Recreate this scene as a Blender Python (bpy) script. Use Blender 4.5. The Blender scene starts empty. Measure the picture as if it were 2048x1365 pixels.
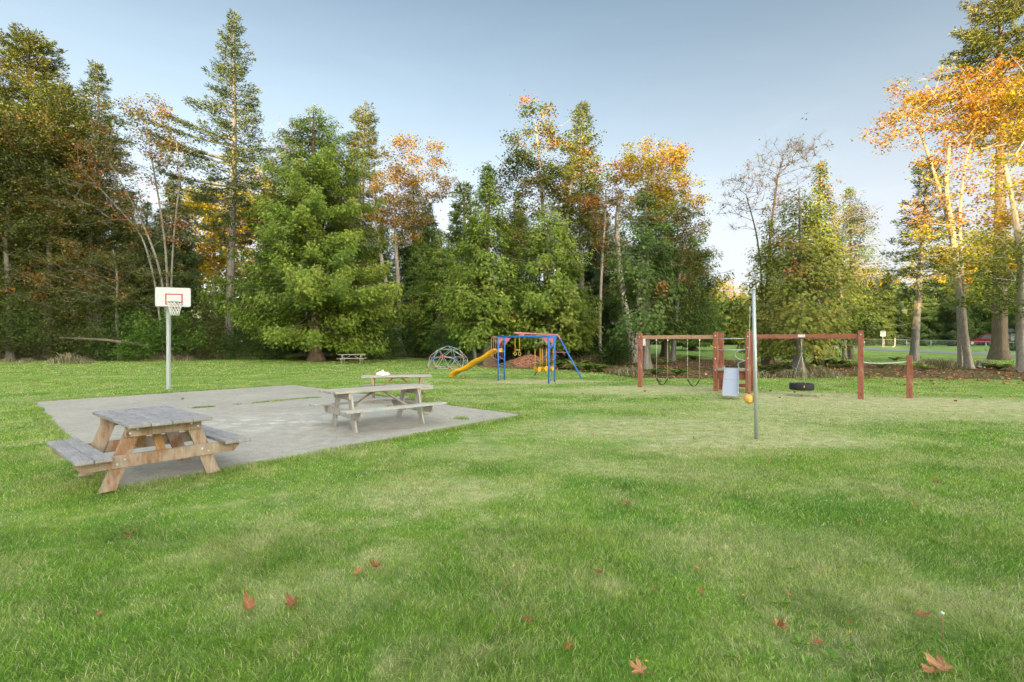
import bpy, bmesh, math, random
import numpy as np
from mathutils import Vector, Matrix

SC = bpy.context.scene
COL = SC.collection
PI = math.pi
HC = 1.66          # eye height
F = 1000.0         # focal length in photo pixels
CX, HY = 1024.0, 686.0

# ------------------------------------------------------------------ helpers
def sstep(a, b, x):
    t = np.clip((np.asarray(x, float) - a) / (b - a), 0, 1)
    return t * t * (3 - 2 * t)

def ground(x, y):
    y = np.asarray(y, float)
    return 1.2 * sstep(34, 84, y) + 0.28 * sstep(84, 200, y)

def depth(py):
    lo, hi = 1.0, 400.0
    for _ in range(50):
        m = (lo + hi) / 2
        if (HC - float(ground(0, m))) * F / m > py - HY: lo = m
        else: hi = m
    return lo

def G(px, py):                       # ground point seen at a photo pixel
    d = depth(py)
    return Vector(((px - CX) / F * d, d, float(ground(0, d))))

def W(px, py, d):                    # point at depth d seen at a photo pixel
    return Vector(((px - CX) / F * d, d, HC + (HY - py) * d / F))

def tag(o, label=None, cat=None, group=None, kind=None):
    if label: o['label'] = label
    if cat: o['category'] = cat
    if group: o['group'] = group
    if kind: o['kind'] = kind
    return o

def thing(name, loc, label, cat, group=None, rz=0.0):
    o = bpy.data.objects.new(name, None)
    COL.objects.link(o)
    o.empty_display_size = 0.2
    o.location = loc
    o.rotation_euler = (0, 0, rz)
    return tag(o, label, cat, group)

def link(name, me, mat, parent=None):
    o = bpy.data.objects.new(name, me)
    COL.objects.link(o)
    if mat is not None and len(me.materials) == 0: me.materials.append(mat)
    if parent is not None: o.parent = parent
    return o

def copy_tree(o, parent=None):
    c = o.copy(); COL.objects.link(c); c.parent = parent
    for ch in [q for q in bpy.data.objects if q.parent == o]:
        copy_tree(ch, c)
    return c

def np_mesh(name, V, Fc, attrs=None, smooth=False):
    V = np.asarray(V, np.float32); Fc = np.asarray(Fc, np.int32)
    me = bpy.data.meshes.new(name)
    nv, nf, k = len(V), len(Fc), Fc.shape[1]
    me.vertices.add(nv); me.vertices.foreach_set('co', V.ravel())
    me.loops.add(nf * k); me.loops.foreach_set('vertex_index', Fc.ravel())
    me.polygons.add(nf)
    me.polygons.foreach_set('loop_start', np.arange(0, nf * k, k, dtype=np.int32))
    if smooth: me.polygons.foreach_set('use_smooth', np.ones(nf, bool))
    for an, data in (attrs or {}).items():
        data = np.asarray(data, np.float32)
        if data.ndim == 1:
            a = me.attributes.new(an, 'FLOAT', 'POINT'); a.data.foreach_set('value', data)
        else:
            a = me.attributes.new(an, 'FLOAT_VECTOR', 'POINT'); a.data.foreach_set('vector', data.ravel())
    me.update()
    return me

def nrm(v):
    return v / np.maximum(np.linalg.norm(v, axis=-1, keepdims=True), 1e-9)

# bmesh solids collected into one mesh per part; every board keeps its own grain coordinates
class MB:
    def __init__(s):
        s.bm = bmesh.new(); s.gc = s.bm.verts.layers.float_vector.new('gc')
        s.seed = 0
    def _add(s, tmp, M, grain_axis=0):
        s.seed += 1
        off = Vector((s.seed * 3.17, s.seed * 1.31, s.seed * 0.77))
        vm = {}
        for v in tmp.verts:
            n = s.bm.verts.new(M @ v.co)
            c = v.co
            g = Vector((c[grain_axis], c[(grain_axis + 1) % 3], c[(grain_axis + 2) % 3])) + off
            n[s.gc] = g
            vm[v] = n
        for f in tmp.faces:
            nf = s.bm.faces.new([vm[v] for v in f.verts]); nf.smooth = f.smooth
        tmp.free()
    def box(s, c, dims, ax=(1, 0, 0), up=(0, 0, 1), bevel=0.006):
        """a board: centre, (length, width, thickness), length axis, thickness axis"""
        a = Vector(ax).normalized(); u = Vector(up)
        if abs(a.dot(u.normalized())) > .999: u = Vector((0, 1, 0)) if abs(a.y) < .9 else Vector((1, 0, 0))
        u = (u - a * u.dot(a)).normalized(); w = u.cross(a)
        M = Matrix(((a.x, w.x, u.x, c[0]), (a.y, w.y, u.y, c[1]), (a.z, w.z, u.z, c[2]), (0, 0, 0, 1)))
        t = bmesh.new(); bmesh.ops.create_cube(t, size=1)
        for v in t.verts: v.co = Vector((v.co.x * dims[0], v.co.y * dims[1], v.co.z * dims[2]))
        if bevel > 0:
            bmesh.ops.bevel(t, geom=t.edges[:], offset=min(bevel, min(dims) * .4), segments=1, affect='EDGES')
        s._add(t, M)
        return s
    def prism(s, poly, th, M, bevel=0.0):
        t = bmesh.new()
        lo = [t.verts.new((p[0], p[1], -th / 2)) for p in poly]
        hi = [t.verts.new((p[0], p[1], th / 2)) for p in poly]
        n = len(poly)
        t.faces.new(hi); t.faces.new(lo[::-1])
        for i in range(n): t.faces.new([lo[i], lo[(i + 1) % n], hi[(i + 1) % n], hi[i]])
        bmesh.ops.recalc_face_normals(t, faces=t.faces[:])
        if bevel: bmesh.ops.bevel(t, geom=t.edges[:], offset=bevel, segments=1, affect='EDGES')
        s._add(t, M)
        return s
    def tube(s, pts, r, sides=10, closed=False, caps=True):
        pts = [Vector(p) for p in pts]; n = len(pts)
        rr = r if isinstance(r, (list, tuple)) else [r] * n
        t = bmesh.new(); rings = []
        up = None
        for i, p in enumerate(pts):
            if closed: d = (pts[(i + 1) % n] - pts[i - 1])
            else: d = (pts[min(i + 1, n - 1)] - pts[max(i - 1, 0)])
            d.normalize()
            if up is None:
                up = Vector((0, 0, 1)) if abs(d.z) < .9 else Vector((1, 0, 0))
            up = (up - d * up.dot(d)).normalized(); w = d.cross(up)
            rings.append([t.verts.new(p + (up * math.cos(2 * PI * k / sides) + w * math.sin(2 * PI * k / sides)) * rr[i]) for k in range(sides)])
        m = n if closed else n - 1
        for i in range(m):
            A, B = rings[i], rings[(i + 1) % n]
            for k in range(sides):
                f = t.faces.new([A[k], A[(k + 1) % sides], B[(k + 1) % sides], B[k]]); f.smooth = True
        if caps and not closed:
            t.faces.new(rings[0][::-1]); t.faces.new(rings[-1])
        s._add(t, Matrix.Identity(4), 2)
        return s
    def sphere(s, c, r, seg=14, sc=(1, 1, 1)):
        t = bmesh.new(); bmesh.ops.create_uvsphere(t, u_segments=seg, v_segments=max(6, seg // 2 + 1), radius=r)
        for v in t.verts: v.co = Vector((v.co.x * sc[0], v.co.y * sc[1], v.co.z * sc[2]))
        for f in t.faces: f.smooth = True
        s._add(t, Matrix.Translation(Vector(c)))
        return s
    def disc(s, c, n, r, th, seg=14):
        n = Vector(n).normalized()
        q = Vector((0, 0, 1)).rotation_difference(n).to_matrix().to_4x4()
        return s.prism([(r * math.cos(2 * PI * i / seg), r * math.sin(2 * PI * i / seg)) for i in range(seg)], th, Matrix.Translation(Vector(c)) @ q, bevel=th * .25)
    def poly(s, pts, smooth=False):
        vs = [s.bm.verts.new(Vector(p)) for p in pts]
        for v in vs: v[s.gc] = v.co
        f = s.bm.faces.new(vs); f.smooth = smooth
        return s
    def build(s, name, mat, parent=None):
        me = bpy.data.meshes.new(name); s.bm.to_mesh(me); s.bm.free()
        return link(name, me, mat, parent)

# ------------------------------------------------------------------ materials
def newmat(name):
    m = bpy.data.materials.new(name); m.use_nodes = True
    nt = m.node_tree; nt.nodes.clear()
    out = nt.nodes.new('ShaderNodeOutputMaterial')
    return m, nt, out

def N(nt, t, **kw):
    n = nt.nodes.new(t)
    for k, v in kw.items():
        if k.startswith('i_'):
            n.inputs[k[2:].replace('_', ' ')].default_value = v
        else: setattr(n, k, v)
    return n

def ramp(nt, fac, stops, interp='LINEAR'):
    r = nt.nodes.new('ShaderNodeValToRGB'); r.color_ramp.interpolation = interp
    e = r.color_ramp.elements
    while len(e) < len(stops): e.new(0.5)
    for el, (p, c) in zip(e, stops):
        el.position = p; el.color = (*c, 1) if len(c) == 3 else c
    nt.links.new(fac, r.inputs['Fac'])
    return r.outputs['Color']

def noise(nt, vec, scale, detail=4, rough=.55, dist=0.0):
    n = N(nt, 'ShaderNodeTexNoise'); n.inputs['Scale'].default_value = scale
    n.inputs['Detail'].default_value = detail; n.inputs['Roughness'].default_value = rough
    n.inputs['Distortion'].default_value = dist
    if vec is not None: nt.links.new(vec, n.inputs['Vector'])
    return n.outputs['Fac']

def mixc(nt, fac, a, b, mode='MIX'):
    m = N(nt, 'ShaderNodeMix', data_type='RGBA', blend_type=mode)
    for sock, v in ((m.inputs[0], fac), (m.inputs[6], a), (m.inputs[7], b)):
        if hasattr(v, 'node'): nt.links.new(v, sock)
        elif isinstance(v, (int, float)): sock.default_value = v
        else: sock.default_value = (*v, 1)
    return m.outputs[2]

def math_(nt, op, a, b=None, c=None, clamp=False):
    m = N(nt, 'ShaderNodeMath', operation=op, use_clamp=clamp)
    for i, v in enumerate((a, b, c)):
        if v is None: continue
        if hasattr(v, 'node'): nt.links.new(v, m.inputs[i])
        else: m.inputs[i].default_value = v
    return m.outputs[0]

def scale_vec(nt, vec, s):
    m = N(nt, 'ShaderNodeVectorMath', operation='MULTIPLY'); nt.links.new(vec, m.inputs[0]); m.inputs[1].default_value = s
    return m.outputs[0]

def bump(nt, h, strength=.3, dist=.01):
    b = N(nt, 'ShaderNodeBump'); b.inputs['Strength'].default_value = strength; b.inputs['Distance'].default_value = dist
    nt.links.new(h, b.inputs['Height'])
    return b.outputs['Normal']

def principled(nt, out, col, rough=.7, metal=0.0, normal=None, spec=.4):
    p = N(nt, 'ShaderNodeBsdfPrincipled')
    if hasattr(col, 'node'): nt.links.new(col, p.inputs['Base Color'])
    else: p.inputs['Base Color'].default_value = (*col, 1)
    if hasattr(rough, 'node'): nt.links.new(rough, p.inputs['Roughness'])
    else: p.inputs['Roughness'].default_value = rough
    p.inputs['Metallic'].default_value = metal
    p.inputs['Specular IOR Level'].default_value = spec
    if normal is not None: nt.links.new(normal, p.inputs['Normal'])
    nt.links.new(p.outputs[0], out.inputs['Surface'])
    return p

def leafmat(name, stops, trans=.3, shade_var=.35):
    m, nt, out = newmat(name)
    a = N(nt, 'ShaderNodeAttribute', attribute_name='tint')
    c = ramp(nt, a.outputs['Fac'], stops)
    b = N(nt, 'ShaderNodeAttribute', attribute_name='rnd')
    v = math_(nt, 'MULTIPLY_ADD', b.outputs['Fac'], shade_var * 2, 1 - shade_var)
    c = mixc(nt, 1.0, c, (1, 1, 1), 'MULTIPLY')
    sc = N(nt, 'ShaderNodeVectorMath', operation='SCALE'); nt.links.new(c, sc.inputs[0]); nt.links.new(v, sc.inputs['Scale'])
    c = sc.outputs[0]
    d = N(nt, 'ShaderNodeBsdfDiffuse'); nt.links.new(c, d.inputs['Color'])
    t = N(nt, 'ShaderNodeBsdfTranslucent'); nt.links.new(c, t.inputs['Color'])
    g = N(nt, 'ShaderNodeBsdfGlossy'); g.inputs['Roughness'].default_value = .5; g.inputs['Color'].default_value = (.9, .9, .9, 1)
    mx = N(nt, 'ShaderNodeMixShader'); mx.inputs[0].default_value = trans
    nt.links.new(d.outputs[0], mx.inputs[1]); nt.links.new(t.outputs[0], mx.inputs[2])
    m2 = N(nt, 'ShaderNodeMixShader'); m2.inputs[0].default_value = .02
    nt.links.new(mx.outputs[0], m2.inputs[1]); nt.links.new(g.outputs[0], m2.inputs[2])
    nt.links.new(m2.outputs[0], out.inputs['Surface'])
    return m

def bark(name, c1, c2, c3, sc=(3, 3, .5)):
    m, nt, out = newmat(name)
    tc = N(nt, 'ShaderNodeTexCoord')
    v = scale_vec(nt, tc.outputs['Object'], sc)
    n1 = noise(nt, v, 4, 6, .65)
    n2 = noise(nt, tc.outputs['Object'], .9, 4, .6)
    c = ramp(nt, n1, [(.3, c1), (.55, c2), (.75, c3)])
    c = mixc(nt, math_(nt, 'MULTIPLY', n2, .6), c, c1)
    principled(nt, out, c, .9, normal=bump(nt, n1, .6, .05), spec=.2)
    return m

def wood(name, stops, knot=(.1, .055, .03), knot_amt=.6, grain=14, stain=None, stain_lo=.55, rough=.85):
    m, nt, out = newmat(name)
    a = N(nt, 'ShaderNodeAttribute', attribute_name='gc')
    v = scale_vec(nt, a.outputs['Vector'], (.8, 9, 9))
    fine = noise(nt, v, grain * .6, 6, .7, .4)
    v2 = scale_vec(nt, a.outputs['Vector'], (1, 3, 3))
    broad = noise(nt, v2, 2.2, 4, .6, .8)
    c = ramp(nt, math_(nt, 'ADD', math_(nt, 'MULTIPLY', fine, .55), math_(nt, 'MULTIPLY', broad, .45)), stops)
    v3 = scale_vec(nt, a.outputs['Vector'], (1, 1.6, 1.6))
    vo = N(nt, 'ShaderNodeTexVoronoi'); vo.inputs['Scale'].default_value = 4.2; nt.links.new(v3, vo.inputs['Vector'])
    kn = ramp(nt, vo.outputs['Distance'], [(.06, (1, 1, 1)), (.2, (0, 0, 0))])
    c = mixc(nt, math_(nt, 'MULTIPLY', kn, knot_amt), c, knot)
    if stain:
        st = noise(nt, scale_vec(nt, a.outputs['Vector'], (1, 2.2, 2.2)), 3.1, 5, .6)
        sm = ramp(nt, st, [(stain_lo, (0, 0, 0)), (stain_lo + .12, (1, 1, 1))])
        c = mixc(nt, math_(nt, 'MULTIPLY', sm, .75), c, stain)
    ck = noise(nt, scale_vec(nt, a.outputs['Vector'], (.5, 14, 14)), 9, 3, .6)
    crack = ramp(nt, ck, [(.3, (1, 1, 1)), (.37, (0, 0, 0))])
    c = mixc(nt, math_(nt, 'MULTIPLY', crack, .5), c, tuple(x * .35 for x in stops[0][1]))
    principled(nt, out, c, rough, normal=bump(nt, fine, .5, .004), spec=.25)
    return m

def paint(name, col, rough=.4, var=.12, metal=0.0, scale=6, dirt=(.25, .22, .18), dirt_amt=.25):
    m, nt, out = newmat(name)
    tc = N(nt, 'ShaderNodeTexCoord')
    n = noise(nt, tc.outputs['Object'], scale, 6, .65)
    c = mixc(nt, n, tuple(x * (1 - var) for x in col), tuple(min(1, x * (1 + var)) for x in col))
    n2 = noise(nt, tc.outputs['Object'], scale * 2.3, 5, .7)
    dm = ramp(nt, n2, [(.52, (0, 0, 0)), (.72, (1, 1, 1))])
    c = mixc(nt, math_(nt, 'MULTIPLY', dm, dirt_amt), c, dirt)
    principled(nt, out, c, math_(nt, 'MULTIPLY_ADD', n2, .3, rough - .12), metal, normal=bump(nt, n2, .12, .003))
    return m

M = {}
M['galv'] = paint('galvanised_steel', (.52, .56, .58), .42, .12, .55, 9, (.3, .31, .3), .35)
M['steel_white'] = paint('pale_painted_steel', (.46, .50, .55), .5, .06, .1, 5, (.4, .38, .34), .25)
M['slide_steel'] = paint('slide_steel', (.55, .59, .68), .33, .08, .35, 3, (.42, .42, .45), .3)
M['blue'] = paint('blue_paint', (.03, .18, .62), .35, .12, 0, 6, (.10, .2, .42), .25)
M['pink'] = paint('faded_pink_paint', (.62, .20, .27), .45, .15, 0, 6, (.72, .42, .45), .5)
M['yellow'] = paint('yellow_plastic', (.82, .42, .015), .35, .08, 0, 5, (.85, .5, .06), .3)
M['yellow_pale'] = paint('pale_yellow_plastic', (.86, .58, .16), .4, .08, 0, 5, (.9, .7, .35), .3)
M['ball'] = paint('worn_yellow_rubber', (.80, .46, .10), .5, .15, 0, 9, (.85, .62, .3), .6)
M['rope'] = paint('rope_fibre', (.62, .60, .50), .9, .15, 0, 30)
M['chain'] = paint('chain_steel', (.42, .41, .38), .5, .2, .5, 30)
M['black_rubber'] = paint('black_rubber', (.022, .022, .024), .7, .3, 0, 10, (.09, .085, .08), .4)
M['white'] = paint('white_board', (.56, .59, .62), .5, .04, 0, 4, (.62, .62, .6), .35)
M['red'] = paint('red_paint', (.50, .035, .07), .45, .1)
M['hub_red'] = paint('red_hub', (.65, .03, .05), .4, .1)
M['hub_green'] = paint('green_hub', (.02, .20, .12), .4, .1)
M['hub_blue'] = paint('blue_hub', (.03, .11, .55), .4, .1)
M['dark'] = paint('dark_metal', (.04, .04, .045), .5, .2)
M['hole'] = paint('dark_hole', (.02, .014, .012), .9, .1)
M['net'] = paint('net_cord', (.80, .80, .78), .9, .05)
M['cloth'] = paint('white_cloth', (.85, .86, .88), .9, .04)
M['bluemark'] = paint('blue_scribble', (.10, .12, .48), .7, .3, 0, 30)
M['tin'] = paint('pale_sign', (.72, .73, .72), .6, .05)
M['black'] = paint('sign_black', (.03, .03, .03), .6, .05)
M['trace'] = paint('bright_yellow_post', (.75, .55, .06), .5, .1)
M['carred'] = paint('red_car_paint', (.20, .012, .03), .25, .08, 0, 3, (.3, .05, .06), .1)
M['glass'] = paint('dark_glass', (.10, .14, .17), .08, .05, .2, 3, (.1, .1, .1), .05)
M['siding'] = paint('grey_siding', (.42, .45, .47), .8, .06, 0, 1.5)
M['roofing'] = paint('dark_roof', (.08, .08, .085), .9, .2, 0, 3)
M['tarp'] = paint('blue_tarp', (.02, .08, .35), .5, .15)
M['bolt'] = paint('bright_bolt', (.72, .73, .74), .35, .08, .6, 20, (.3, .28, .25), .2)

M['wood_grey'] = wood('weathered_grey_wood', [(.3, (.16, .15, .155)), (.5, (.31, .30, .315)), (.7, (.46, .45, .47))], knot=(.12, .1, .09), knot_amt=.3)
M['wood_warm'] = wood('warm_brown_wood', [(.3, (.23, .165, .125)), (.5, (.37, .29, .235)), (.7, (.50, .43, .37))], knot=(.08, .035, .018), knot_amt=.85, stain=(.28, .12, .055), stain_lo=.50)
M['wood_orange'] = wood('orange_brown_wood', [(.3, (.22, .12, .05)), (.5, (.44, .26, .11)), (.7, (.52, .36, .19))], knot=(.07, .035, .02), knot_amt=.7, stain=(.13, .075, .045), stain_lo=.56)
M['wood_pale'] = wood('pale_weathered_wood', [(.3, (.26, .235, .205)), (.5, (.43, .40, .36)), (.7, (.56, .53, .48))], knot=(.16, .11, .08), knot_amt=.4)
M['wood_teal'] = wood('grey_wood_with_worn_teal_paint', [(.3, (.30, .29, .27)), (.5, (.44, .43, .41)), (.7, (.55, .54, .52))], knot_amt=.25, stain=(.22, .46, .50), stain_lo=.55)
M['wood_red'] = wood('red_stained_wood', [(.3, (.22, .075, .05)), (.5, (.32, .115, .08)), (.7, (.42, .19, .145))], knot=(.12, .03, .02), knot_amt=.45, stain=(.50, .30, .22), stain_lo=.6)
M['wood_redpale'] = wood('worn_red_beam_wood', [(.3, (.30, .15, .10)), (.5, (.42, .24, .17)), (.7, (.52, .36, .27))], knot=(.12, .05, .03), knot_amt=.6)
M['wood_deck'] = wood('grey_deck_wood', [(.3, (.20, .18, .15)), (.5, (.36, .34, .29)), (.7, (.48, .45, .40))])

M['bark_brown'] = bark('reddish_brown_bark', (.10, .075, .055), (.22, .17, .13), (.34, .28, .23), (5, 5, .35))
M['bark_grey'] = bark('grey_bark', (.16, .145, .13), (.30, .28, .25), (.42, .39, .35))
M['bark_pale'] = bark('pale_bark', (.28, .24, .20), (.48, .43, .37), (.62, .57, .50), (2, 2, 1.2))
M['bark_dark'] = bark('dark_bark', (.05, .04, .032), (.12, .10, .08), (.2, .17, .14))
M['stump'] = bark('stump_wood', (.10, .08, .06), (.24, .20, .16), (.42, .37, .31))

M['cedar_bright'] = leafmat('bright_cedar_foliage', [(0, (.08, .15, .022)), (.45, (.185, .285, .038)), (.8, (.31, .39, .06)), (.93, (.34, .37, .08)), (1, (.5, .2, .06))], .32)
M['cedar_green'] = leafmat('green_cedar_foliage', [(0, (.06, .12, .025)), (.5, (.125, .21, .042)), (.85, (.20, .27, .06)), (1, (.42, .18, .06))], .28)
M['cedar_yellow'] = leafmat('yellow_green_cedar_foliage', [(0, (.08, .14, .022)), (.45, (.21, .265, .042)), (.8, (.31, .32, .06)), (.93, (.38, .28, .06)), (1, (.55, .18, .05))], .32)
M['fir_dark'] = leafmat('dark_fir_needles', [(0, (.045, .085, .04)), (.5, (.12, .17, .06)), (1, (.24, .26, .075))], .15)
M['fir_olive'] = leafmat('olive_fir_needles', [(0, (.07, .10, .03)), (.5, (.17, .20, .05)), (1, (.32, .28, .08))], .2)
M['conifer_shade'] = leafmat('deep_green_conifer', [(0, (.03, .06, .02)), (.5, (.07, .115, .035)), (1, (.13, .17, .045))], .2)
M['maple_mix'] = leafmat('green_and_orange_maple', [(0, (.07, .12, .02)), (.4, (.15, .21, .035)), (.66, (.28, .26, .05)), (.76, (.52, .24, .05)), (1, (.60, .26, .07))], .35)
M['maple_orange'] = leafmat('orange_brown_maple', [(0, (.12, .12, .025)), (.3, (.30, .20, .035)), (.6, (.44, .26, .035)), (1, (.50, .31, .05))], .35)
M['maple_gold'] = leafmat('golden_maple', [(0, (.13, .20, .03)), (.3, (.34, .35, .035)), (.6, (.50, .38, .03)), (.85, (.52, .31, .03)), (1, (.50, .22, .03))], .4)
M['maple_rust'] = leafmat('olive_and_rust_maple', [(0, (.07, .10, .025)), (.5, (.15, .18, .04)), (.75, (.25, .19, .05)), (.86, (.42, .19, .05)), (1, (.52, .19, .045))], .3)
M['shrub_green'] = leafmat('green_shrub', [(0, (.05, .10, .025)), (.5, (.11, .18, .04)), (1, (.22, .30, .06))], .3)
M['shrub_bright'] = leafmat('bright_rhododendron', [(0, (.05, .11, .022)), (.5, (.115, .22, .035)), (1, (.25, .36, .055))], .35)
M['shrub_olive'] = leafmat('olive_shrub', [(0, (.06, .08, .025)), (.5, (.15, .165, .045)), (1, (.28, .24, .07))], .3)
M['fern'] = leafmat('fern_green', [(0, (.08, .13, .03)), (.6, (.18, .27, .05)), (1, (.40, .34, .11))], .3)
M['drygrass'] = leafmat('dry_grass', [(0, (.16, .19, .06)), (.4, (.36, .32, .18)), (1, (.60, .52, .38))], .3)
M['weed'] = leafmat('weed_leaf', [(0, (.06, .15, .02)), (.6, (.16, .32, .04)), (1, (.30, .42, .08))], .35)
M['leaf_dry'] = leafmat('dry_fallen_leaf', [(0, (.24, .09, .045)), (.5, (.46, .19, .09)), (1, (.62, .38, .2))], .3)

# lawn colour shared by the ground sheet and the blades
DRY = [(3.4, 9.8, 3.6, 1.7, .75), (6.8, 11.6, 3.6, 1.5, .7), (9.5, 13.2, 5.0, 2.0, .85), (3.0, 13.2, 2.5, .9, .5), (-.3, 7.6, 1.6, .7, .45), (1.8, 6.6, 1.6, .7, .5), (.6, 21.6, 2.4, 1.5, 1.0), (2.6, 21.8, 1.8, .8, .9), (5.4, 18.2, 3.6, 1.5, .95), (4.4, 17.3, 4.6, 1.6, .75), (8.9, 15.7, 3.0, 1.7, 1.0),
       (11.6, 13.8, 4.0, 2.0, .95), (10.0, 11.6, 4.0, 1.1, .7), (7.6, 14.3, 2.4, 1.2, .8), (13.2, 12.2, 3.5, 1.1, .8), (4.2, 8.6, 2.6, 1.1, .8), (2.9, 7.9, 1.6, .7, .7),
       (2.6, 10.6, 2.3, .9, .45), (-.9, 5.6, 1.3, .7, .6), (-2.0, 19.0, 3.2, 1.0, .5), (-3.4, 22.5, 3.4, 1.0, .5), (-5, 28, 4.5, 1.0, .45),
       (2.8, 3.2, .9, .5, .55), (1.9, 4.2, 1.2, .6, .4), (-1.3, 3.4, .6, .4, .4), (8.5, 30, 6, .7, .5), (-1.2, 14.6, 1.8, .9, .4)]
def lawn_group():
    g = bpy.data.node_groups.new('lawn_colour', 'ShaderNodeTree')
    g.interface.new_socket('Color', in_out='OUTPUT', socket_type='NodeSocketColor')
    g.interface.new_socket('Height', in_out='OUTPUT', socket_type='NodeSocketFloat')
    out = g.nodes.new('NodeGroupOutput')
    geo = N(g, 'ShaderNodeNewGeometry'); P = geo.outputs['Position']
    flat = scale_vec(g, P, (1, 1, 0))
    big = noise(g, flat, .33, 5, .6, .3)
    mid = noise(g, flat, 1.3, 6, .65, .2)
    sml = noise(g, flat, 7.0, 5, .7)
    c = ramp(g, big, [(.3, (.115, .27, .042)), (.45, (.175, .355, .055)), (.6, (.26, .42, .075)), (.75, (.36, .43, .10))])
    hue = ramp(g, mid, [(.32, (.09, .21, .036)), (.48, (.20, .36, .06)), (.64, (.36, .45, .10))])
    c = mixc(g, .5, c, hue)
    dk = ramp(g, sml, [(.3, (1, 1, 1)), (.5, (0, 0, 0))])
    c = mixc(g, math_(g, 'MULTIPLY', dk, .5), c, (.07, .17, .028))
    # worn, dry ground: ellipses broken up by noise
    warp = N(g, 'ShaderNodeVectorMath', operation='MULTIPLY_ADD')
    wn = N(g, 'ShaderNodeTexNoise'); wn.inputs['Scale'].default_value = .9; wn.inputs['Detail'].default_value = 5; g.links.new(flat, wn.inputs['Vector'])
    g.links.new(wn.outputs['Color'], warp.inputs[0]); warp.inputs[1].default_value = (2.2, 1.6, 0); g.links.new(flat, warp.inputs[2])
    wp = N(g, 'ShaderNodeVectorMath', operation='SUBTRACT'); g.links.new(warp.outputs[0], wp.inputs[0]); wp.inputs[1].default_value = (1.1, .8, 0)
    acc = None
    for (x, y, rx, ry, amt) in DRY:
        s = N(g, 'ShaderNodeVectorMath', operation='SUBTRACT'); g.links.new(wp.outputs[0], s.inputs[0]); s.inputs[1].default_value = (x, y, 0)
        m2 = scale_vec(g, s.outputs[0], (1 / rx, 1 / ry, 0))
        l = N(g, 'ShaderNodeVectorMath', operation='LENGTH'); g.links.new(m2, l.inputs[0])
        mr = N(g, 'ShaderNodeMapRange', interpolation_type='SMOOTHSTEP'); g.links.new(l.outputs['Value'], mr.inputs['Value'])
        mr.inputs['From Min'].default_value = 1.35; mr.inputs['From Max'].default_value = .45; mr.inputs['To Min'].default_value = 0; mr.inputs['To Max'].default_value = amt
        acc = mr.outputs[0] if acc is None else math_(g, 'MAXIMUM', acc, mr.outputs[0])
    br = noise(g, flat, 3.4, 6, .8)
    brk = math_(g, 'MULTIPLY_ADD', br, 3.4, -.95, clamp=True)
    gen = ramp(g, noise(g, flat, .8, 6, .72, .5), [(.47, (0, 0, 0)), (.60, (1, 1, 1))])
    acc = math_(g, 'MAXIMUM', math_(g, 'MULTIPLY', acc, brk), math_(g, 'MULTIPLY', gen, math_(g, 'MULTIPLY', brk, .52)))
    dry = ramp(g, noise(g, flat, 5, 5, .7), [(.35, (.42, .42, .19)), (.5, (.58, .55, .31)), (.66, (.74, .68, .46))])
    c = mixc(g, math_(g, 'MULTIPLY', acc, 1.15, clamp=True), c, dry)
    ht = math_(g, 'ADD', math_(g, 'MULTIPLY', noise(g, flat, 22, 5, .75), .6), math_(g, 'MULTIPLY', sml, .6))
    g.links.new(c, out.inputs['Color']); g.links.new(ht, out.inputs['Height'])
    return g
LG = lawn_group()
def lawnmat():
    m, nt, out = newmat('lawn')
    g = N(nt, 'ShaderNodeGroup'); g.node_tree = LG
    geo = N(nt, 'ShaderNodeNewGeometry')
    fine = noise(nt, scale_vec(nt, geo.outputs['Position'], (1, 1, 0)), 34, 4, .8)
    sc = N(nt, 'ShaderNodeVectorMath', operation='SCALE'); nt.links.new(g.outputs['Color'], sc.inputs[0])
    nt.links.new(math_(nt, 'MULTIPLY_ADD', fine, 1.1, .28), sc.inputs['Scale'])
    principled(nt, out, sc.outputs[0], .95, normal=bump(nt, g.outputs['Height'], .7, .05), spec=.1)
    return m
def blademat():
    m, nt, out = newmat('grass_blades')
    g = N(nt, 'ShaderNodeGroup'); g.node_tree = LG
    a = N(nt, 'ShaderNodeAttribute', attribute_name='tint')
    b = N(nt, 'ShaderNodeAttribute', attribute_name='rnd')
    c = mixc(nt, math_(nt, 'MULTIPLY', ramp(nt, a.outputs['Fac'], [(.80, (0, 0, 0)), (.84, (1, 1, 1))]), .85), g.outputs['Color'], (.58, .53, .32))
    c = mixc(nt, math_(nt, 'MULTIPLY', ramp(nt, a.outputs['Fac'], [(.1, (1, 1, 1)), (.3, (0, 0, 0))]), .5), c, (.40, .52, .09))
    sc = N(nt, 'ShaderNodeVectorMath', operation='SCALE'); nt.links.new(c, sc.inputs[0])
    nt.links.new(math_(nt, 'MULTIPLY_ADD', b.outputs['Fac'], 1.1, .55), sc.inputs['Scale'])
    d = N(nt, 'ShaderNodeBsdfDiffuse'); nt.links.new(sc.outputs[0], d.inputs['Color'])
    t = N(nt, 'ShaderNodeBsdfTranslucent'); nt.links.new(sc.outputs[0], t.inputs['Color'])
    mx = N(nt, 'ShaderNodeMixShader'); mx.inputs[0].default_value = .45
    nt.links.new(d.outputs[0], mx.inputs[1]); nt.links.new(t.outputs[0], mx.inputs[2])
    nt.links.new(mx.outputs[0], out.inputs['Surface'])
    return m
M['lawn'] = lawnmat(); M['blade'] = blademat()

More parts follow.
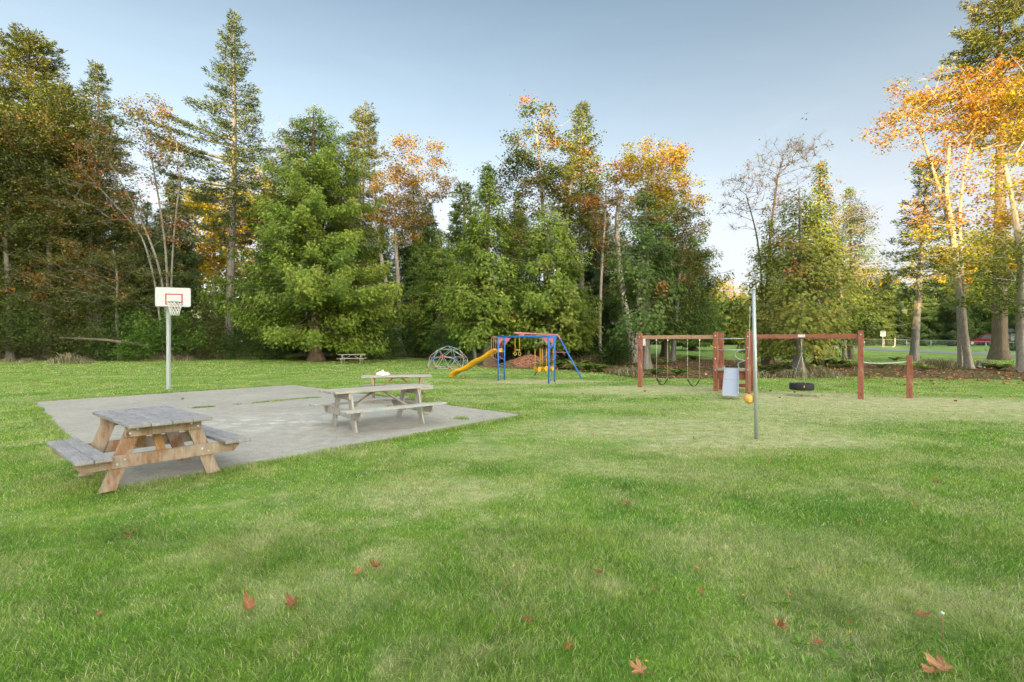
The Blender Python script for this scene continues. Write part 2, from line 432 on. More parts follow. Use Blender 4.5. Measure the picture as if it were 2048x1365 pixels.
def concrete():
    m, nt, out = newmat('concrete')
    tc = N(nt, 'ShaderNodeTexCoord'); P = tc.outputs['Object']
    n1 = noise(nt, P, .55, 6, .65, .5); n2 = noise(nt, P, 5, 6, .75); n3 = noise(nt, P, 40, 3, .8)
    c = ramp(nt, n1, [(.3, (.27, .25, .215)), (.5, (.41, .38, .33)), (.7, (.54, .50, .43))])
    c2 = ramp(nt, n2, [(.32, (.17, .155, .13)), (.5, (.40, .37, .32)), (.68, (.62, .58, .50))])
    c = mixc(nt, .45, c, c2)
    c = mixc(nt, .35, c, ramp(nt, n3, [(.3, (.13, .125, .115)), (.5, (.40, .385, .355)), (.7, (.68, .66, .61))]))
    # chalky worn patch beyond the near table
    s = N(nt, 'ShaderNodeVectorMath', operation='SUBTRACT'); nt.links.new(P, s.inputs[0]); s.inputs[1].default_value = (-4.9, 10.3, 0)
    l = N(nt, 'ShaderNodeVectorMath', operation='LENGTH'); nt.links.new(scale_vec(nt, s.outputs[0], (.42, .55, 0)), l.inputs[0])
    mk = math_(nt, 'MULTIPLY', math_(nt, 'SUBTRACT', 1.0, l.outputs['Value'], clamp=True), ramp(nt, noise(nt, P, 2.2, 6, .75), [(.48, (0, 0, 0)), (.6, (1, 1, 1))]))
    c = mixc(nt, mk, c, (.62, .605, .56))
    # hairline cracks
    vo = N(nt, 'ShaderNodeTexVoronoi', feature='DISTANCE_TO_EDGE'); vo.inputs['Scale'].default_value = .22
    wv = N(nt, 'ShaderNodeVectorMath', operation='MULTIPLY_ADD'); wn = N(nt, 'ShaderNodeTexNoise'); wn.inputs['Scale'].default_value = 1.2
    nt.links.new(P, wn.inputs['Vector']); nt.links.new(wn.outputs['Color'], wv.inputs[0]); wv.inputs[1].default_value = (.7, .7, 0); nt.links.new(P, wv.inputs[2])
    nt.links.new(wv.outputs[0], vo.inputs['Vector'])
    ck = ramp(nt, vo.outputs['Distance'], [(.0015, (1, 1, 1)), (.004, (0, 0, 0))])
    c = mixc(nt, math_(nt, 'MULTIPLY', ck, .25), c, (.16, .155, .14))
    principled(nt, out, c, .9, normal=bump(nt, math_(nt, 'ADD', n2, n3), .35, .01), spec=.2)
    return m
M['concrete'] = concrete()

def asphalt():
    m, nt, out = newmat('worn_asphalt')
    geo = N(nt, 'ShaderNodeNewGeometry'); P = geo.outputs['Position']
    n1 = noise(nt, P, .4, 5, .6); n3 = noise(nt, P, 30, 3, .8)
    c = ramp(nt, n1, [(.3, (.17, .175, .185)), (.7, (.26, .265, .28))])
    c = mixc(nt, .3, c, ramp(nt, n3, [(.3, (.10, .10, .11)), (.7, (.36, .36, .38))]))
    principled(nt, out, c, .85)
    return m
M['asphalt'] = asphalt()

def litter():
    m, nt, out = newmat('leaf_litter_soil')
    geo = N(nt, 'ShaderNodeNewGeometry'); P = geo.outputs['Position']
    n1 = noise(nt, P, .35, 5, .6, .4); n2 = noise(nt, P, 4, 6, .75)
    vo = N(nt, 'ShaderNodeTexVoronoi'); vo.inputs['Scale'].default_value = 9; nt.links.new(P, vo.inputs['Vector'])
    sp = N(nt, 'ShaderNodeSeparateColor'); nt.links.new(vo.outputs['Color'], sp.inputs[0])
    c = ramp(nt, sp.outputs[0], [(.1, (.08, .055, .035)), (.45, (.17, .11, .07)), (.75, (.26, .15, .09)), (.95, (.38, .27, .18))])
    c = mixc(nt, ramp(nt, n1, [(.42, (0, 0, 0)), (.56, (1, 1, 1))]), c, (.10, .13, .04))
    c = mixc(nt, math_(nt, 'MULTIPLY', n2, .5), c, (.06, .04, .028))
    principled(nt, out, c, .95, normal=bump(nt, math_(nt, 'ADD', n2, sp.outputs[0]), .8, .06), spec=.15)
    return m
M['litter'] = litter()
M['ridgemat'] = leafmat('shade_ridge_foliage', [(0, (.03, .05, .02)), (1, (.07, .09, .03))], .1)
exec_marker = 0
# ------------------------------------------------------------------ camera, sky, sun
cam = bpy.data.cameras.new('camera'); camo = bpy.data.objects.new('camera', cam); COL.objects.link(camo)
camo.location = (0, 0, HC); camo.rotation_euler = (PI / 2, 0, 0)
cam.sensor_width = 36; cam.lens = 36 * F / 2048; cam.shift_y = (HY - 682.5) / 2048
cam.clip_start = .1; cam.clip_end = 3000
SC.camera = camo

SUN_EL = math.radians(12.5)
TRAV = Vector((.46, .888, 0)).normalized()         # horizontal travel of the low light
sun = bpy.data.lights.new('sun', 'SUN'); suno = bpy.data.objects.new('sun', sun); COL.objects.link(suno)
sun.energy = 5.0; sun.angle = math.radians(.5); sun.color = (1.0, .72, .31)
ldir = Vector((TRAV.x * math.cos(SUN_EL), TRAV.y * math.cos(SUN_EL), -math.sin(SUN_EL)))
suno.rotation_euler = ldir.to_track_quat('-Z', 'Y').to_euler()

w = bpy.data.worlds.new('World'); SC.world = w; w.use_nodes = True
nt = w.node_tree; nt.nodes.clear()
sky = nt.nodes.new('ShaderNodeTexSky'); sky.sky_type = 'NISHITA'; sky.sun_disc = False
sky.sun_elevation = SUN_EL
sky.sun_rotation = -math.atan2(-TRAV.x, -TRAV.y)
sky.air_density = 1.0; sky.dust_density = 2.2; sky.ozone_density = 1.5; sky.altitude = 30
bg = nt.nodes.new('ShaderNodeBackground'); bg.inputs['Strength'].default_value = .108
wo = nt.nodes.new('ShaderNodeOutputWorld')
hs = N(nt, 'ShaderNodeHueSaturation'); hs.inputs['Saturation'].default_value = .60; nt.links.new(sky.outputs[0], hs.inputs['Color'])
wt = N(nt, 'ShaderNodeTexCoord'); sx = N(nt, 'ShaderNodeSeparateXYZ'); nt.links.new(wt.outputs['Generated'], sx.inputs[0])
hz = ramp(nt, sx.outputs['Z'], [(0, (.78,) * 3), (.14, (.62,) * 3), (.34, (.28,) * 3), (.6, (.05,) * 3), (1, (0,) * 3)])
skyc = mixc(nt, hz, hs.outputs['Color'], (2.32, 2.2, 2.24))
# sky tone by height; extra brightness overhead, out of view, added as fill
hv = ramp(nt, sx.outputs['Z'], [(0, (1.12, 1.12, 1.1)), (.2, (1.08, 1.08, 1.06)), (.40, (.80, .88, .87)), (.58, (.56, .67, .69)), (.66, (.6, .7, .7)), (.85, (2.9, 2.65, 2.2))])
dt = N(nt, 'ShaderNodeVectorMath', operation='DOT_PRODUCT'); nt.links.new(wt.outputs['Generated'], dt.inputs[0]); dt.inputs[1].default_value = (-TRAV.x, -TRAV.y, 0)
rear_fill = ramp(nt, math_(nt, 'MULTIPLY_ADD', dt.outputs['Value'], .5, .5), [(.5, (1, 1, 1)), (.75, (2.3, 2.18, 1.95)), (1, (2.9, 2.65, 2.25))])  # sky behind the camera brightened and warmed, added as front fill light
skyc = mixc(nt, 1.0, skyc, rear_fill, 'MULTIPLY')
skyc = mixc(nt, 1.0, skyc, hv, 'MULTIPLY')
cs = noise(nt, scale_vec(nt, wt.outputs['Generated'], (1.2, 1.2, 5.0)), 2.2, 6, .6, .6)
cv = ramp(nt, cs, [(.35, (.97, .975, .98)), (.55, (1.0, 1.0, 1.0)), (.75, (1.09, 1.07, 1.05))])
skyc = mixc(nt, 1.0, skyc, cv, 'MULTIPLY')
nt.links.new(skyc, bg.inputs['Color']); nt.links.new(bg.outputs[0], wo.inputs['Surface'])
SC.view_settings.view_transform = 'Standard'; SC.view_settings.look = 'None'
SC.view_settings.exposure = 1.72; SC.view_settings.gamma = 1; SC.view_settings.use_curve_mapping = False
SC.cycles.max_bounces = 5; SC.cycles.diffuse_bounces = 3; SC.cycles.transmission_bounces = 3; SC.cycles.transparent_max_bounces = 6
SC.cycles.use_denoising = True
SC.cycles.caustics_reflective = False; SC.cycles.caustics_refractive = False

# ------------------------------------------------------------------ the ground
R0 = np.random.default_rng(5)
_ph = R0.uniform(0, 6.28, (14, 1, 1)); _an = R0.uniform(0, 6.28, 14); _fr = np.array([.5, .7, .9, 1.2, 1.6, 2.1, 2.8, 3.5, 4.4, 5.6, 7, 9, 12, 15])
def wob(x, y, lo=0, hi=14):
    x = np.asarray(x, float); y = np.asarray(y, float); s = np.zeros(np.broadcast(x, y).shape)
    for i in range(lo, hi):
        s = s + np.sin((x * math.cos(_an[i]) + y * math.sin(_an[i])) * _fr[i] + float(_ph[i, 0, 0])) / (1 + .25 * i)
    return s / 3.0

xs = np.unique(np.concatenate([np.sinh(np.linspace(-4.6, 4.6, 240)) * 14]))
ys = np.concatenate([np.linspace(-120, -2, 20), np.linspace(-1, 60, 150), 60 + np.sinh(np.linspace(.05, 4.2, 60)) * 26])
XX, YY = np.meshgrid(xs, ys)
ZZ = ground(XX, YY) + .012 * wob(XX, YY, 0, 6) * sstep(60, 20, YY)
V = np.stack([XX.ravel(), YY.ravel(), ZZ.ravel() - .012], 1)
ny, nx = XX.shape
ii = (np.arange(ny - 1)[:, None] * nx + np.arange(nx - 1)[None, :]).ravel()
tag(link('ground', np_mesh('ground', V, np.stack([ii, ii + 1, ii + nx + 1, ii + nx], 1), smooth=True), M['lawn']), kind='structure')

# concrete slab (two pours meeting at a grassy joint)
def G0(px, py):
    s = (py - HY) / HC
    return np.array([(px - CX) / s, F / s])
P1 = G0(62, 806); P2 = G0(587, 771); P3 = G0(1054, 833)
# square it up
e1 = (P3 - P2); L23 = np.linalg.norm(e1); e1 = e1 / L23; e2 = np.array([-e1[1], e1[0]]);
if np.dot(P1 - P2, e2) < 0: e2 = -e2
L12 = np.dot(P1 - P2, e2)
e2n = (P1 - P2) / np.linalg.norm(P1 - P2); L12 = np.linalg.norm(P1 - P2)
def slab_pt(a, b): return P2 + e1 * a + e2n * b      # a along the long side, b along the short one
SLAB = [slab_pt(0, 0), slab_pt(L23, 0), slab_pt(L23, L12), slab_pt(0, L12)]
def slab_piece(name, a0, a1, b0, b1, z, seed):
    rng = np.random.default_rng(seed)
    pts = []
    def edge(p, q, n=60):
        for t in np.linspace(0, 1, n, endpoint=False):
            x = p + (q - p) * t
            pts.append(x + rng.normal(0, .010, 2) + .045 * np.array([wob(x[0] * 1.3, x[1] * 1.3, 3, 12), wob(x[1] * 1.3, x[0] * 1.3, 3, 12)]))
    c = [slab_pt(a0, b0), slab_pt(a1, b0), slab_pt(a1, b1), slab_pt(a0, b1)]
    for i in range(4): edge(c[i], c[(i + 1) % 4])
    mb = MB()
    mb.prism([tuple(p) for p in pts], .12, Matrix.Translation((0, 0, z - .06)))
    return tag(mb.build(name, M['concrete']), kind='structure')
aj = .40 * L23
slab_piece('path_slab', 0, aj - .02, 0, L12, .022, 3)
slab_piece('patio_slab', aj + .02, L23, 0, L12, .026, 4)

def in_slab(x, y, m=0.0):
    d = np.stack([x - P2[0], y - P2[1]], -1)
    A = np.array([[e1[0], e2n[0]], [e1[1], e2n[1]]]); inv = np.linalg.inv(A)
    a = d[..., 0] * inv[0, 0] + d[..., 1] * inv[0, 1]; b = d[..., 0] * inv[1, 0] + d[..., 1] * inv[1, 1]
    return (a > m) & (a < L23 - m) & (b > m) & (b < L12 - m)

# leaf littered bed under the trees
fpx = [(-160, 726), (0, 723), (100, 722), (200, 723), (330, 719), (520, 713), (640, 724), (720, 720), (800, 715), (900, 713), (960, 722), (1000, 737), (1180, 741), (1262, 756), (1400, 757), (1500, 757), (1600, 756), (1700, 752), (1850, 757)]
fr = [G(*p)[:2] for p in fpx] + [(21.5, 22.8), (26, 20.5), (45, 17)]
fx = np.array([p[0] for p in fr]); fy = np.array([p[1] for p in fr])
bk = [(-70, 110), (4, 105), (6, 70), (9, 50), (13.5, 48), (20.5, 43), (26, 39), (31, 36), (36, 34), (45, 33)]
bx = np.array([p[0] for p in bk]); by = np.array([p[1] for p in bk])
def bed_front(x): return np.interp(x, fx, fy) + .35 * wob(x, x * .3 + 4, 2, 12)
def bed_back(x): return np.interp(x, bx, by) + .6 * wob(x, x * .3 + 9, 2, 9)
cx = np.arange(-60, 44, .3); rows = np.linspace(0, 1, 46)
BX = np.repeat(cx[None, :], len(rows), 0); f0 = bed_front(cx)[None, :]; b0 = bed_back(cx)[None, :]
BY = f0 + (b0 - f0) * (rows[:, None] ** 1.4)
BZ = ground(BX, BY) + .012 + .05 * np.abs(wob(BX, BY, 3, 12)) * sstep(0, .6, BY - f0) * sstep(0, .6, b0 - BY)
V = np.stack([BX.ravel(), BY.ravel(), BZ.ravel()], 1); nx = len(cx)
ii = (np.arange(len(rows) - 1)[:, None] * nx + np.arange(nx - 1)[None, :]).ravel()
tag(link('forest_floor', np_mesh('forest_floor', V, np.stack([ii, ii + 1, ii + nx + 1, ii + nx], 1), smooth=True), M['litter']), kind='structure')
def in_bed(x, y): return (y > bed_front(x)) & (y < bed_back(x)) & (x > -60) & (x < 44)

# road
def ribbon(name, pts, width, z, mat):
    pts = np.array(pts, float)
    t = np.arange(len(pts)); tt = np.linspace(0, len(pts) - 1, 120)
    # Catmull-like smoothing through interpolation of a cumulative average
    px = np.interp(tt, t, pts[:, 0]); py = np.interp(tt, t, pts[:, 1])
    for _ in range(6):
        px[1:-1] = (px[:-2] + 2 * px[1:-1] + px[2:]) / 4; py[1:-1] = (py[:-2] + 2 * py[1:-1] + py[2:]) / 4
    d = nrm(np.stack([np.gradient(px), np.gradient(py)], 1)); n = np.stack([-d[:, 1], d[:, 0]], 1)
    cols = []
    for k in np.linspace(-.5, .5, 5):
        x = px + n[:, 0] * width * k; y = py + n[:, 1] * width * k
        cols.append(np.stack([x, y, ground(x, y) + z - .03 * (abs(k) * 2) ** 2], 1))
    V = np.concatenate(cols); m = 120
    ii = (np.arange(4)[:, None] * m + np.arange(m - 1)[None, :]).ravel()
    return tag(link(name, np_mesh(name, V, np.stack([ii, ii + 1, ii + m + 1, ii + m], 1), smooth=True), mat), kind='structure')
ROAD = [(64, 20), (59, 38), (54, 50), (47, 64), (42, 84), (36, 98), (15, 112), (-30, 120)]
ribbon('road', ROAD, 6.2, .05, M['asphalt'])

# unseen wooded ridge behind the camera, crest shaped to shade lawn and lower trees
per = Vector((-TRAV.y, TRAV.x, 0))
DH = 300.0
pp = np.arange(-420, 420, 2.5)
prof_p = np.array([-420, -26, -17, -13, -3, 5, 12, 20, 35, 42, 46, 50, 56, 68, 75, 420.])
prof_h = np.array([36, 36, 25, 17.5, 19, 23, 28, 31, 31, 26, 22.5, 30, 27, 25, 13, 12.])
hh = np.interp(pp, prof_p, prof_h) + DH * math.tan(SUN_EL)
rr_ = np.random.default_rng(8)
hh = hh + rr_.normal(0, .7, len(pp)) + .8 * np.sin(pp * .31) + .7 * np.sin(pp * .83 + 1)
rows = [(-90, 0.0), (-40, .62), (-8, .95), (0, 1.0), (12, .93), (60, .55), (140, 0.0)]
Vs = []
for k, (off, fac) in enumerate(rows):
    base = -TRAV * (DH + off)
    x = base.x + per.x * pp; y = base.y + per.y * pp
    z = hh * fac - 2 + (0 if fac in (0, 1) else 1) * rr_.normal(0, 1.0, len(pp))
    Vs.append(np.stack([x, y, z], 1))
V = np.concatenate(Vs); m = len(pp)
ii = (np.arange(len(rows) - 1)[:, None] * m + np.arange(m - 1)[None, :]).ravel()
tag(link('shade_ridge', np_mesh('shade_ridge', V, np.stack([ii, ii + 1, ii + m + 1, ii + m], 1)), M['ridgemat']), kind='structure')

# ------------------------------------------------------------------ lawn blades
def blades(rng, n, d0, d1, h0, h1, w0, bend):
    d = np.sqrt(rng.uniform(d0 * d0, d1 * d1, n)); x = rng.uniform(-1, 1, n) * (d * 1.08 + .9)
    y = d
    keep = ~in_slab(x, y, .0) & ~in_bed(x, y)
    # worn ground carries fewer blades
    dry = np.zeros(n)
    for (ex, ey, rx, ry, amt) in DRY:
        q = np.sqrt(((x - ex) / rx) ** 2 + ((y - ey) / ry) ** 2)
        dry = np.maximum(dry, amt * (1 - sstep(.5, 1.2, q)))
    keep &= rng.uniform(0, 1, n) > dry * (.9 if d1 > 12 else .5)
    x, y, dry = x[keep], y[keep], dry[keep]; n = len(x)
    cl = wob(x * 2.6, y * 2.6, 2, 14)
    h = rng.uniform(h0, h1, n) * (1 + .55 * cl) * (1 - .4 * dry)
    h = np.clip(h, .012, None)
    a = rng.uniform(0, 2 * PI, n)
    ba = np.arctan2(wob(x, y + 7, 3, 9), wob(x + 5, y, 3, 9)) + rng.normal(0, 1.9, n)   # neighbours lean alike
    ln = h * rng.uniform(.2, 1.0, n) * bend
    w_ = w0 * rng.uniform(.6, 1.4, n)
    z = ground(x, y) - .012
    sx, sy = np.cos(a) * w_ / 2, np.sin(a) * w_ / 2
    tip = np.stack([x + np.cos(ba) * ln, y + np.sin(ba) * ln, z + h], 1)
    mid = np.stack([x + np.cos(ba) * ln * .32, y + np.sin(ba) * ln * .32, z + h * .6], 1)
    s = np.stack([sx, sy, 0 * sx], 1); b = np.stack([x, y, z], 1)
    tint = rng.uniform(0, 1, n); rnd = rng.uniform(0, 1, n)
    return b, s, mid, tip, tint, rnd
def blade_mesh(parts):
    Vv, Ff, T, Rn = [], [], [], []; o = 0
    for (b, s, mid, tip, tint, rnd) in parts:
        n = len(b)
        v = np.stack([b - s, b + s, mid + s * .75, mid - s * .75, tip + s * .12, tip - s * .12], 1).reshape(-1, 3)
        k = np.arange(n)[:, None] * 6 + o
        f = np.concatenate([k + [0, 1, 2, 3], k + [3, 2, 4, 5]])
        Vv.append(v); Ff.append(f); T.append(np.repeat(tint, 6)); Rn.append(np.repeat(rnd, 6)); o += n * 6
    return np.concatenate(Vv), np.concatenate(Ff), {'tint': np.concatenate(T), 'rnd': np.concatenate(Rn)}
rg = np.random.default_rng(11)
pr = [blades(rg, 240000, 1.7, 4.5, .014, .046, .0042, 1.2), blades(rg, 230000, 4.5, 8, .014, .04, .0062, 1.1),
      blades(rg, 190000, 8, 14, .014, .036, .010, 1.1), blades(rg, 150000, 14, 26, .014, .036, .018, 1), blades(rg, 70000, 26, 44, .02, .05, .05, 1)]
# longer fringe round the slab
def fringe(rng, n):
    t = rng.uniform(0, 1, n); side = rng.integers(0, 4, n)
    A = np.array(SLAB); B = np.roll(A, -1, 0)
    p = A[side] + (B[side] - A[side]) * t[:, None]; c = np.mean(A, 0)
    out = nrm(p - c); nv = np.array([nrm(np.array([(B - A)[i][1], -(B - A)[i][0]])) for i in range(4)])[side]
    sg = np.sign((nv * out).sum(1))[:, None]; nv = nv * sg
    p = p + nv * np.abs(rng.normal(0, .09, n))[:, None] - nv * (.03 + .07 * np.abs(wob(p[:, 0] * 2.2, p[:, 1] * 2.2, 1, 12)))[:, None]
    dist = p[:, 1]
    x, y = p[:, 0], p[:, 1]
    h = rng.uniform(.03, .085, n); a = rng.uniform(0, 6.28, n); w_ = .0055 * np.clip(dist / 6, 1, 3)
    s = np.stack([np.cos(a) * w_ / 2, np.sin(a) * w_ / 2, 0 * a], 1); b = np.stack([x, y, 0 * x - .01], 1)
    ba = rng.uniform(0, 6.28, n); l = h * rng.uniform(.2, .9, n)
    dv = np.stack([np.cos(ba) * l, np.sin(ba) * l, h], 1)
    return b, s, b + dv * [.3, .3, .6], b + dv, rng.uniform(0, 1, n), rng.uniform(0, 1, n)
pr.append(fringe(rg, 40000))
# grass along the joints of the slab
jl = []
def joint(p, q, n, wd=.035, hmax=.06):
    t = rg.uniform(0, 1, n); x = p[0] + (q[0] - p[0]) * t + rg.normal(0, wd, n); y = p[1] + (q[1] - p[1]) * t + rg.normal(0, wd, n)
    b = np.stack([x, y, 0 * x + .015], 1); h = rg.uniform(.02, hmax, n); a = rg.uniform(0, 6.28, n)
    s = np.stack([np.cos(a), np.sin(a), 0 * a], 1) * .007
    ba = rg.uniform(0, 6.28, n); dv = np.stack([np.cos(ba) * h * .6, np.sin(ba) * h * .6, h], 1)
    pr.append((b, s, b + dv * [.3, .3, .6], b + dv, rg.uniform(.3, .86, n), rg.uniform(0, 1, n)))
for (xa, ya, xb, yb, n) in ((385, 819, 428, 816, 260), (470, 812, 480, 811, 60), (505, 809, 600, 800, 900), (600, 800, 640, 797, 260), (240, 833, 330, 826, 40),
                            (775, 815, 812, 822, 200), (826, 822, 850, 828, 160), (838, 829, 852, 832, 80), (62, 842, 100, 841, 60)):
    joint(G0(xa, ya), G0(xb, yb), n)
joint(G0(912, 840), G0(932, 841), 200, .07, .08)
# tall dark tufts in the foreground
def tuft(x, y, r, n, hmax, tint=(.3, .78)):
    hmax *= .62; n = int(n * .8)
    q = rg.normal(0, r, (n, 2)); b = np.stack([x + q[:, 0], y + q[:, 1], 0 * q[:, 0] - .012], 1)
    h = rg.uniform(.4, 1, n) * hmax; a = rg.uniform(0, 6.28, n)
    s = np.stack([np.cos(a), np.sin(a), 0 * a], 1) * .0022
    o = np.concatenate([q * .8 + rg.normal(0, r * .4, (n, 2)), h[:, None]], 1)
    pr.append((b, s, b + o * [.3, .3, .62], b + o, rg.uniform(*tint, n), rg.uniform(0, .6, n)))
for (px, py, r, n, hm) in ((215, 1075, .12, 500, .10), (528, 1120, .16, 900, .12), (1660, 1220, .10, 500, .11), (2010, 1290, .20, 1100, .13), (30, 1075, .08, 120, .16),
                           (940, 1330, .14, 700, .11), (1640, 1190, .06, 200, .08), (640, 1290, .2, 700, .09), (330, 1340, .2, 600, .09), (1250, 1250, .1, 200, .09), (1770, 985, .12, 250, .07), (1690, 1045, .12, 200, .07)):
    g = G0(px, py); tuft(g[0], g[1], r, n, hm)
Vb, Fb, Ab = blade_mesh(pr)
tag(link('grass', np_mesh('grass', Vb, Fb, Ab), M['blade']), 'short green lawn grass with dry straw patches', 'grass', kind='stuff')
# ------------------------------------------------------------------ vegetation generators
def seg_tubes(P0, P1, r0, r1, sides=5):
    """independent tapered prisms for every branch segment"""
    P0, P1 = np.asarray(P0, float), np.asarray(P1, float); n = len(P0)
    r0, r1 = np.asarray(r0, float), np.asarray(r1, float)
    d = nrm(P1 - P0); ref = np.where(np.abs(d[:, 2:3]) < .9, [[0, 0, 1.]], [[1., 0, 0]])
    u = nrm(np.cross(d, ref)); v = np.cross(d, u)
    a = np.arange(sides) * 2 * PI / sides
    ring = u[:, None, :] * np.cos(a)[None, :, None] + v[:, None, :] * np.sin(a)[None, :, None]
    A = P0[:, None, :] + ring * r0[:, None, None]; B = P1[:, None, :] + ring * r1[:, None, None]
    V = np.concatenate([A, B], 1).reshape(-1, 3)
    k = np.arange(sides); q = np.stack([k, (k + 1) % sides, sides + (k + 1) % sides, sides + k], 1)
    Fc = (q[None] + (np.arange(n) * 2 * sides)[:, None, None]).reshape(-1, 4)
    return V, Fc

def trunk_tube(pts, rad, sides=14, flare=0.0, rng=None):
    pts = np.asarray(pts, float); n = len(pts)
    d = nrm(np.gradient(pts, axis=0)); ref = np.array([1., 0, 0])
    u = nrm(ref - d * (d @ ref)[:, None]); v = np.cross(d, u)
    a = np.arange(sides) * 2 * PI / sides
    lob = 1 + .10 * np.sin(a * 3 + 1) + .06 * np.sin(a * 5)
    rad = np.asarray(rad, float)
    zz = pts[:, 2] - pts[0, 2]
    fl = flare * np.exp(-zz / .35)
    R = rad[:, None] * (1 + fl[:, None] * (1 + .5 * np.sin(a * 4 + 2))[None]) * lob[None]
    V = (pts[:, None, :] + (u[:, None, :] * np.cos(a)[None, :, None] + v[:, None, :] * np.sin(a)[None, :, None]) * R[:, :, None]).reshape(-1, 3)
    k = np.arange(sides); q = np.stack([k, (k + 1) % sides, sides + (k + 1) % sides, sides + k], 1)
    Fc = (q[None] + (np.arange(n - 1) * sides)[:, None, None]).reshape(-1, 4)
    return V, Fc

def merge(parts):
    Vs, Fs, o = [], [], 0
    for V, Fc in parts:
        Vs.append(V); Fs.append(np.asarray(Fc) + o); o += len(V)
    return np.concatenate(Vs), np.concatenate(Fs)

def leaf_geo(P, D, U, L, Wd, tint, rnd, bend=.12):
    """one bent rhombic leaf per row"""
    P = np.asarray(P); D = nrm(D); S = nrm(np.cross(D, U)); Nn = np.cross(S, D)
    L = np.broadcast_to(np.asarray(L, float), (len(P),))[:, None]; Wd = np.broadcast_to(np.asarray(Wd, float), (len(P),))[:, None]
    m = P + D * L * .45
    V = np.stack([P, m + S * Wd * .5 - Nn * L * bend, P + D * L, m - S * Wd * .5 - Nn * L * bend], 1).reshape(-1, 3)
    Fc = np.arange(len(P))[:, None] * 4 + np.array([0, 1, 2, 3])
    return V, Fc, np.repeat(tint, 4), np.repeat(rnd, 4)

def leaf_mesh(name, chunks):
    Vs, Fs, T, Rn, o = [], [], [], [], 0
    for V, Fc, t, r in chunks:
        Vs.append(V); Fs.append(Fc + o); T.append(t); Rn.append(r); o += len(V)
    return np_mesh(name, np.concatenate(Vs), np.concatenate(Fs), {'tint': np.concatenate(T), 'rnd': np.concatenate(Rn)})

def rot_about(D, Nn, ang):
    c, s = np.cos(ang), np.sin(ang)
    return D * c + np.cross(Nn, D) * s

def fronds(P, D, U, L, tint, rnd, wd=.26, spread=.62):
    """flat cedar spray: a centre blade and two side blades"""
    D = nrm(D); Nn = nrm(U - D * (U * D).sum(-1, keepdims=True))
    out = [leaf_geo(P, D, Nn, L, L * wd, tint, rnd)]
    for sg in (1, -1):
        out.append(leaf_geo(P + D * (L * .12)[:, None], rot_about(D, Nn, sg * spread), Nn, L * .68, L * .68 * wd, tint, rnd))
    return out

def crown_tint(rng, P, base, amp, clump=1.4, seed=0):
    q = wob(P[:, 0] * clump + seed, P[:, 1] * clump + P[:, 2] * clump * .8 + seed * .3, 1, 9)
    return np.clip(base + amp * q + rng.normal(0, .11, len(P)), 0, 1)

def trunk_pts(H, lean, rng, n=24, wig=.12):
    t = np.linspace(0, 1, n)
    x = lean[0] * t + wig * np.sin(t * 5 + rng.uniform(0, 6)) * t; y = lean[1] * t + wig * np.sin(t * 4 + rng.uniform(0, 6)) * t
    return np.stack([x, y, t * H], 1)

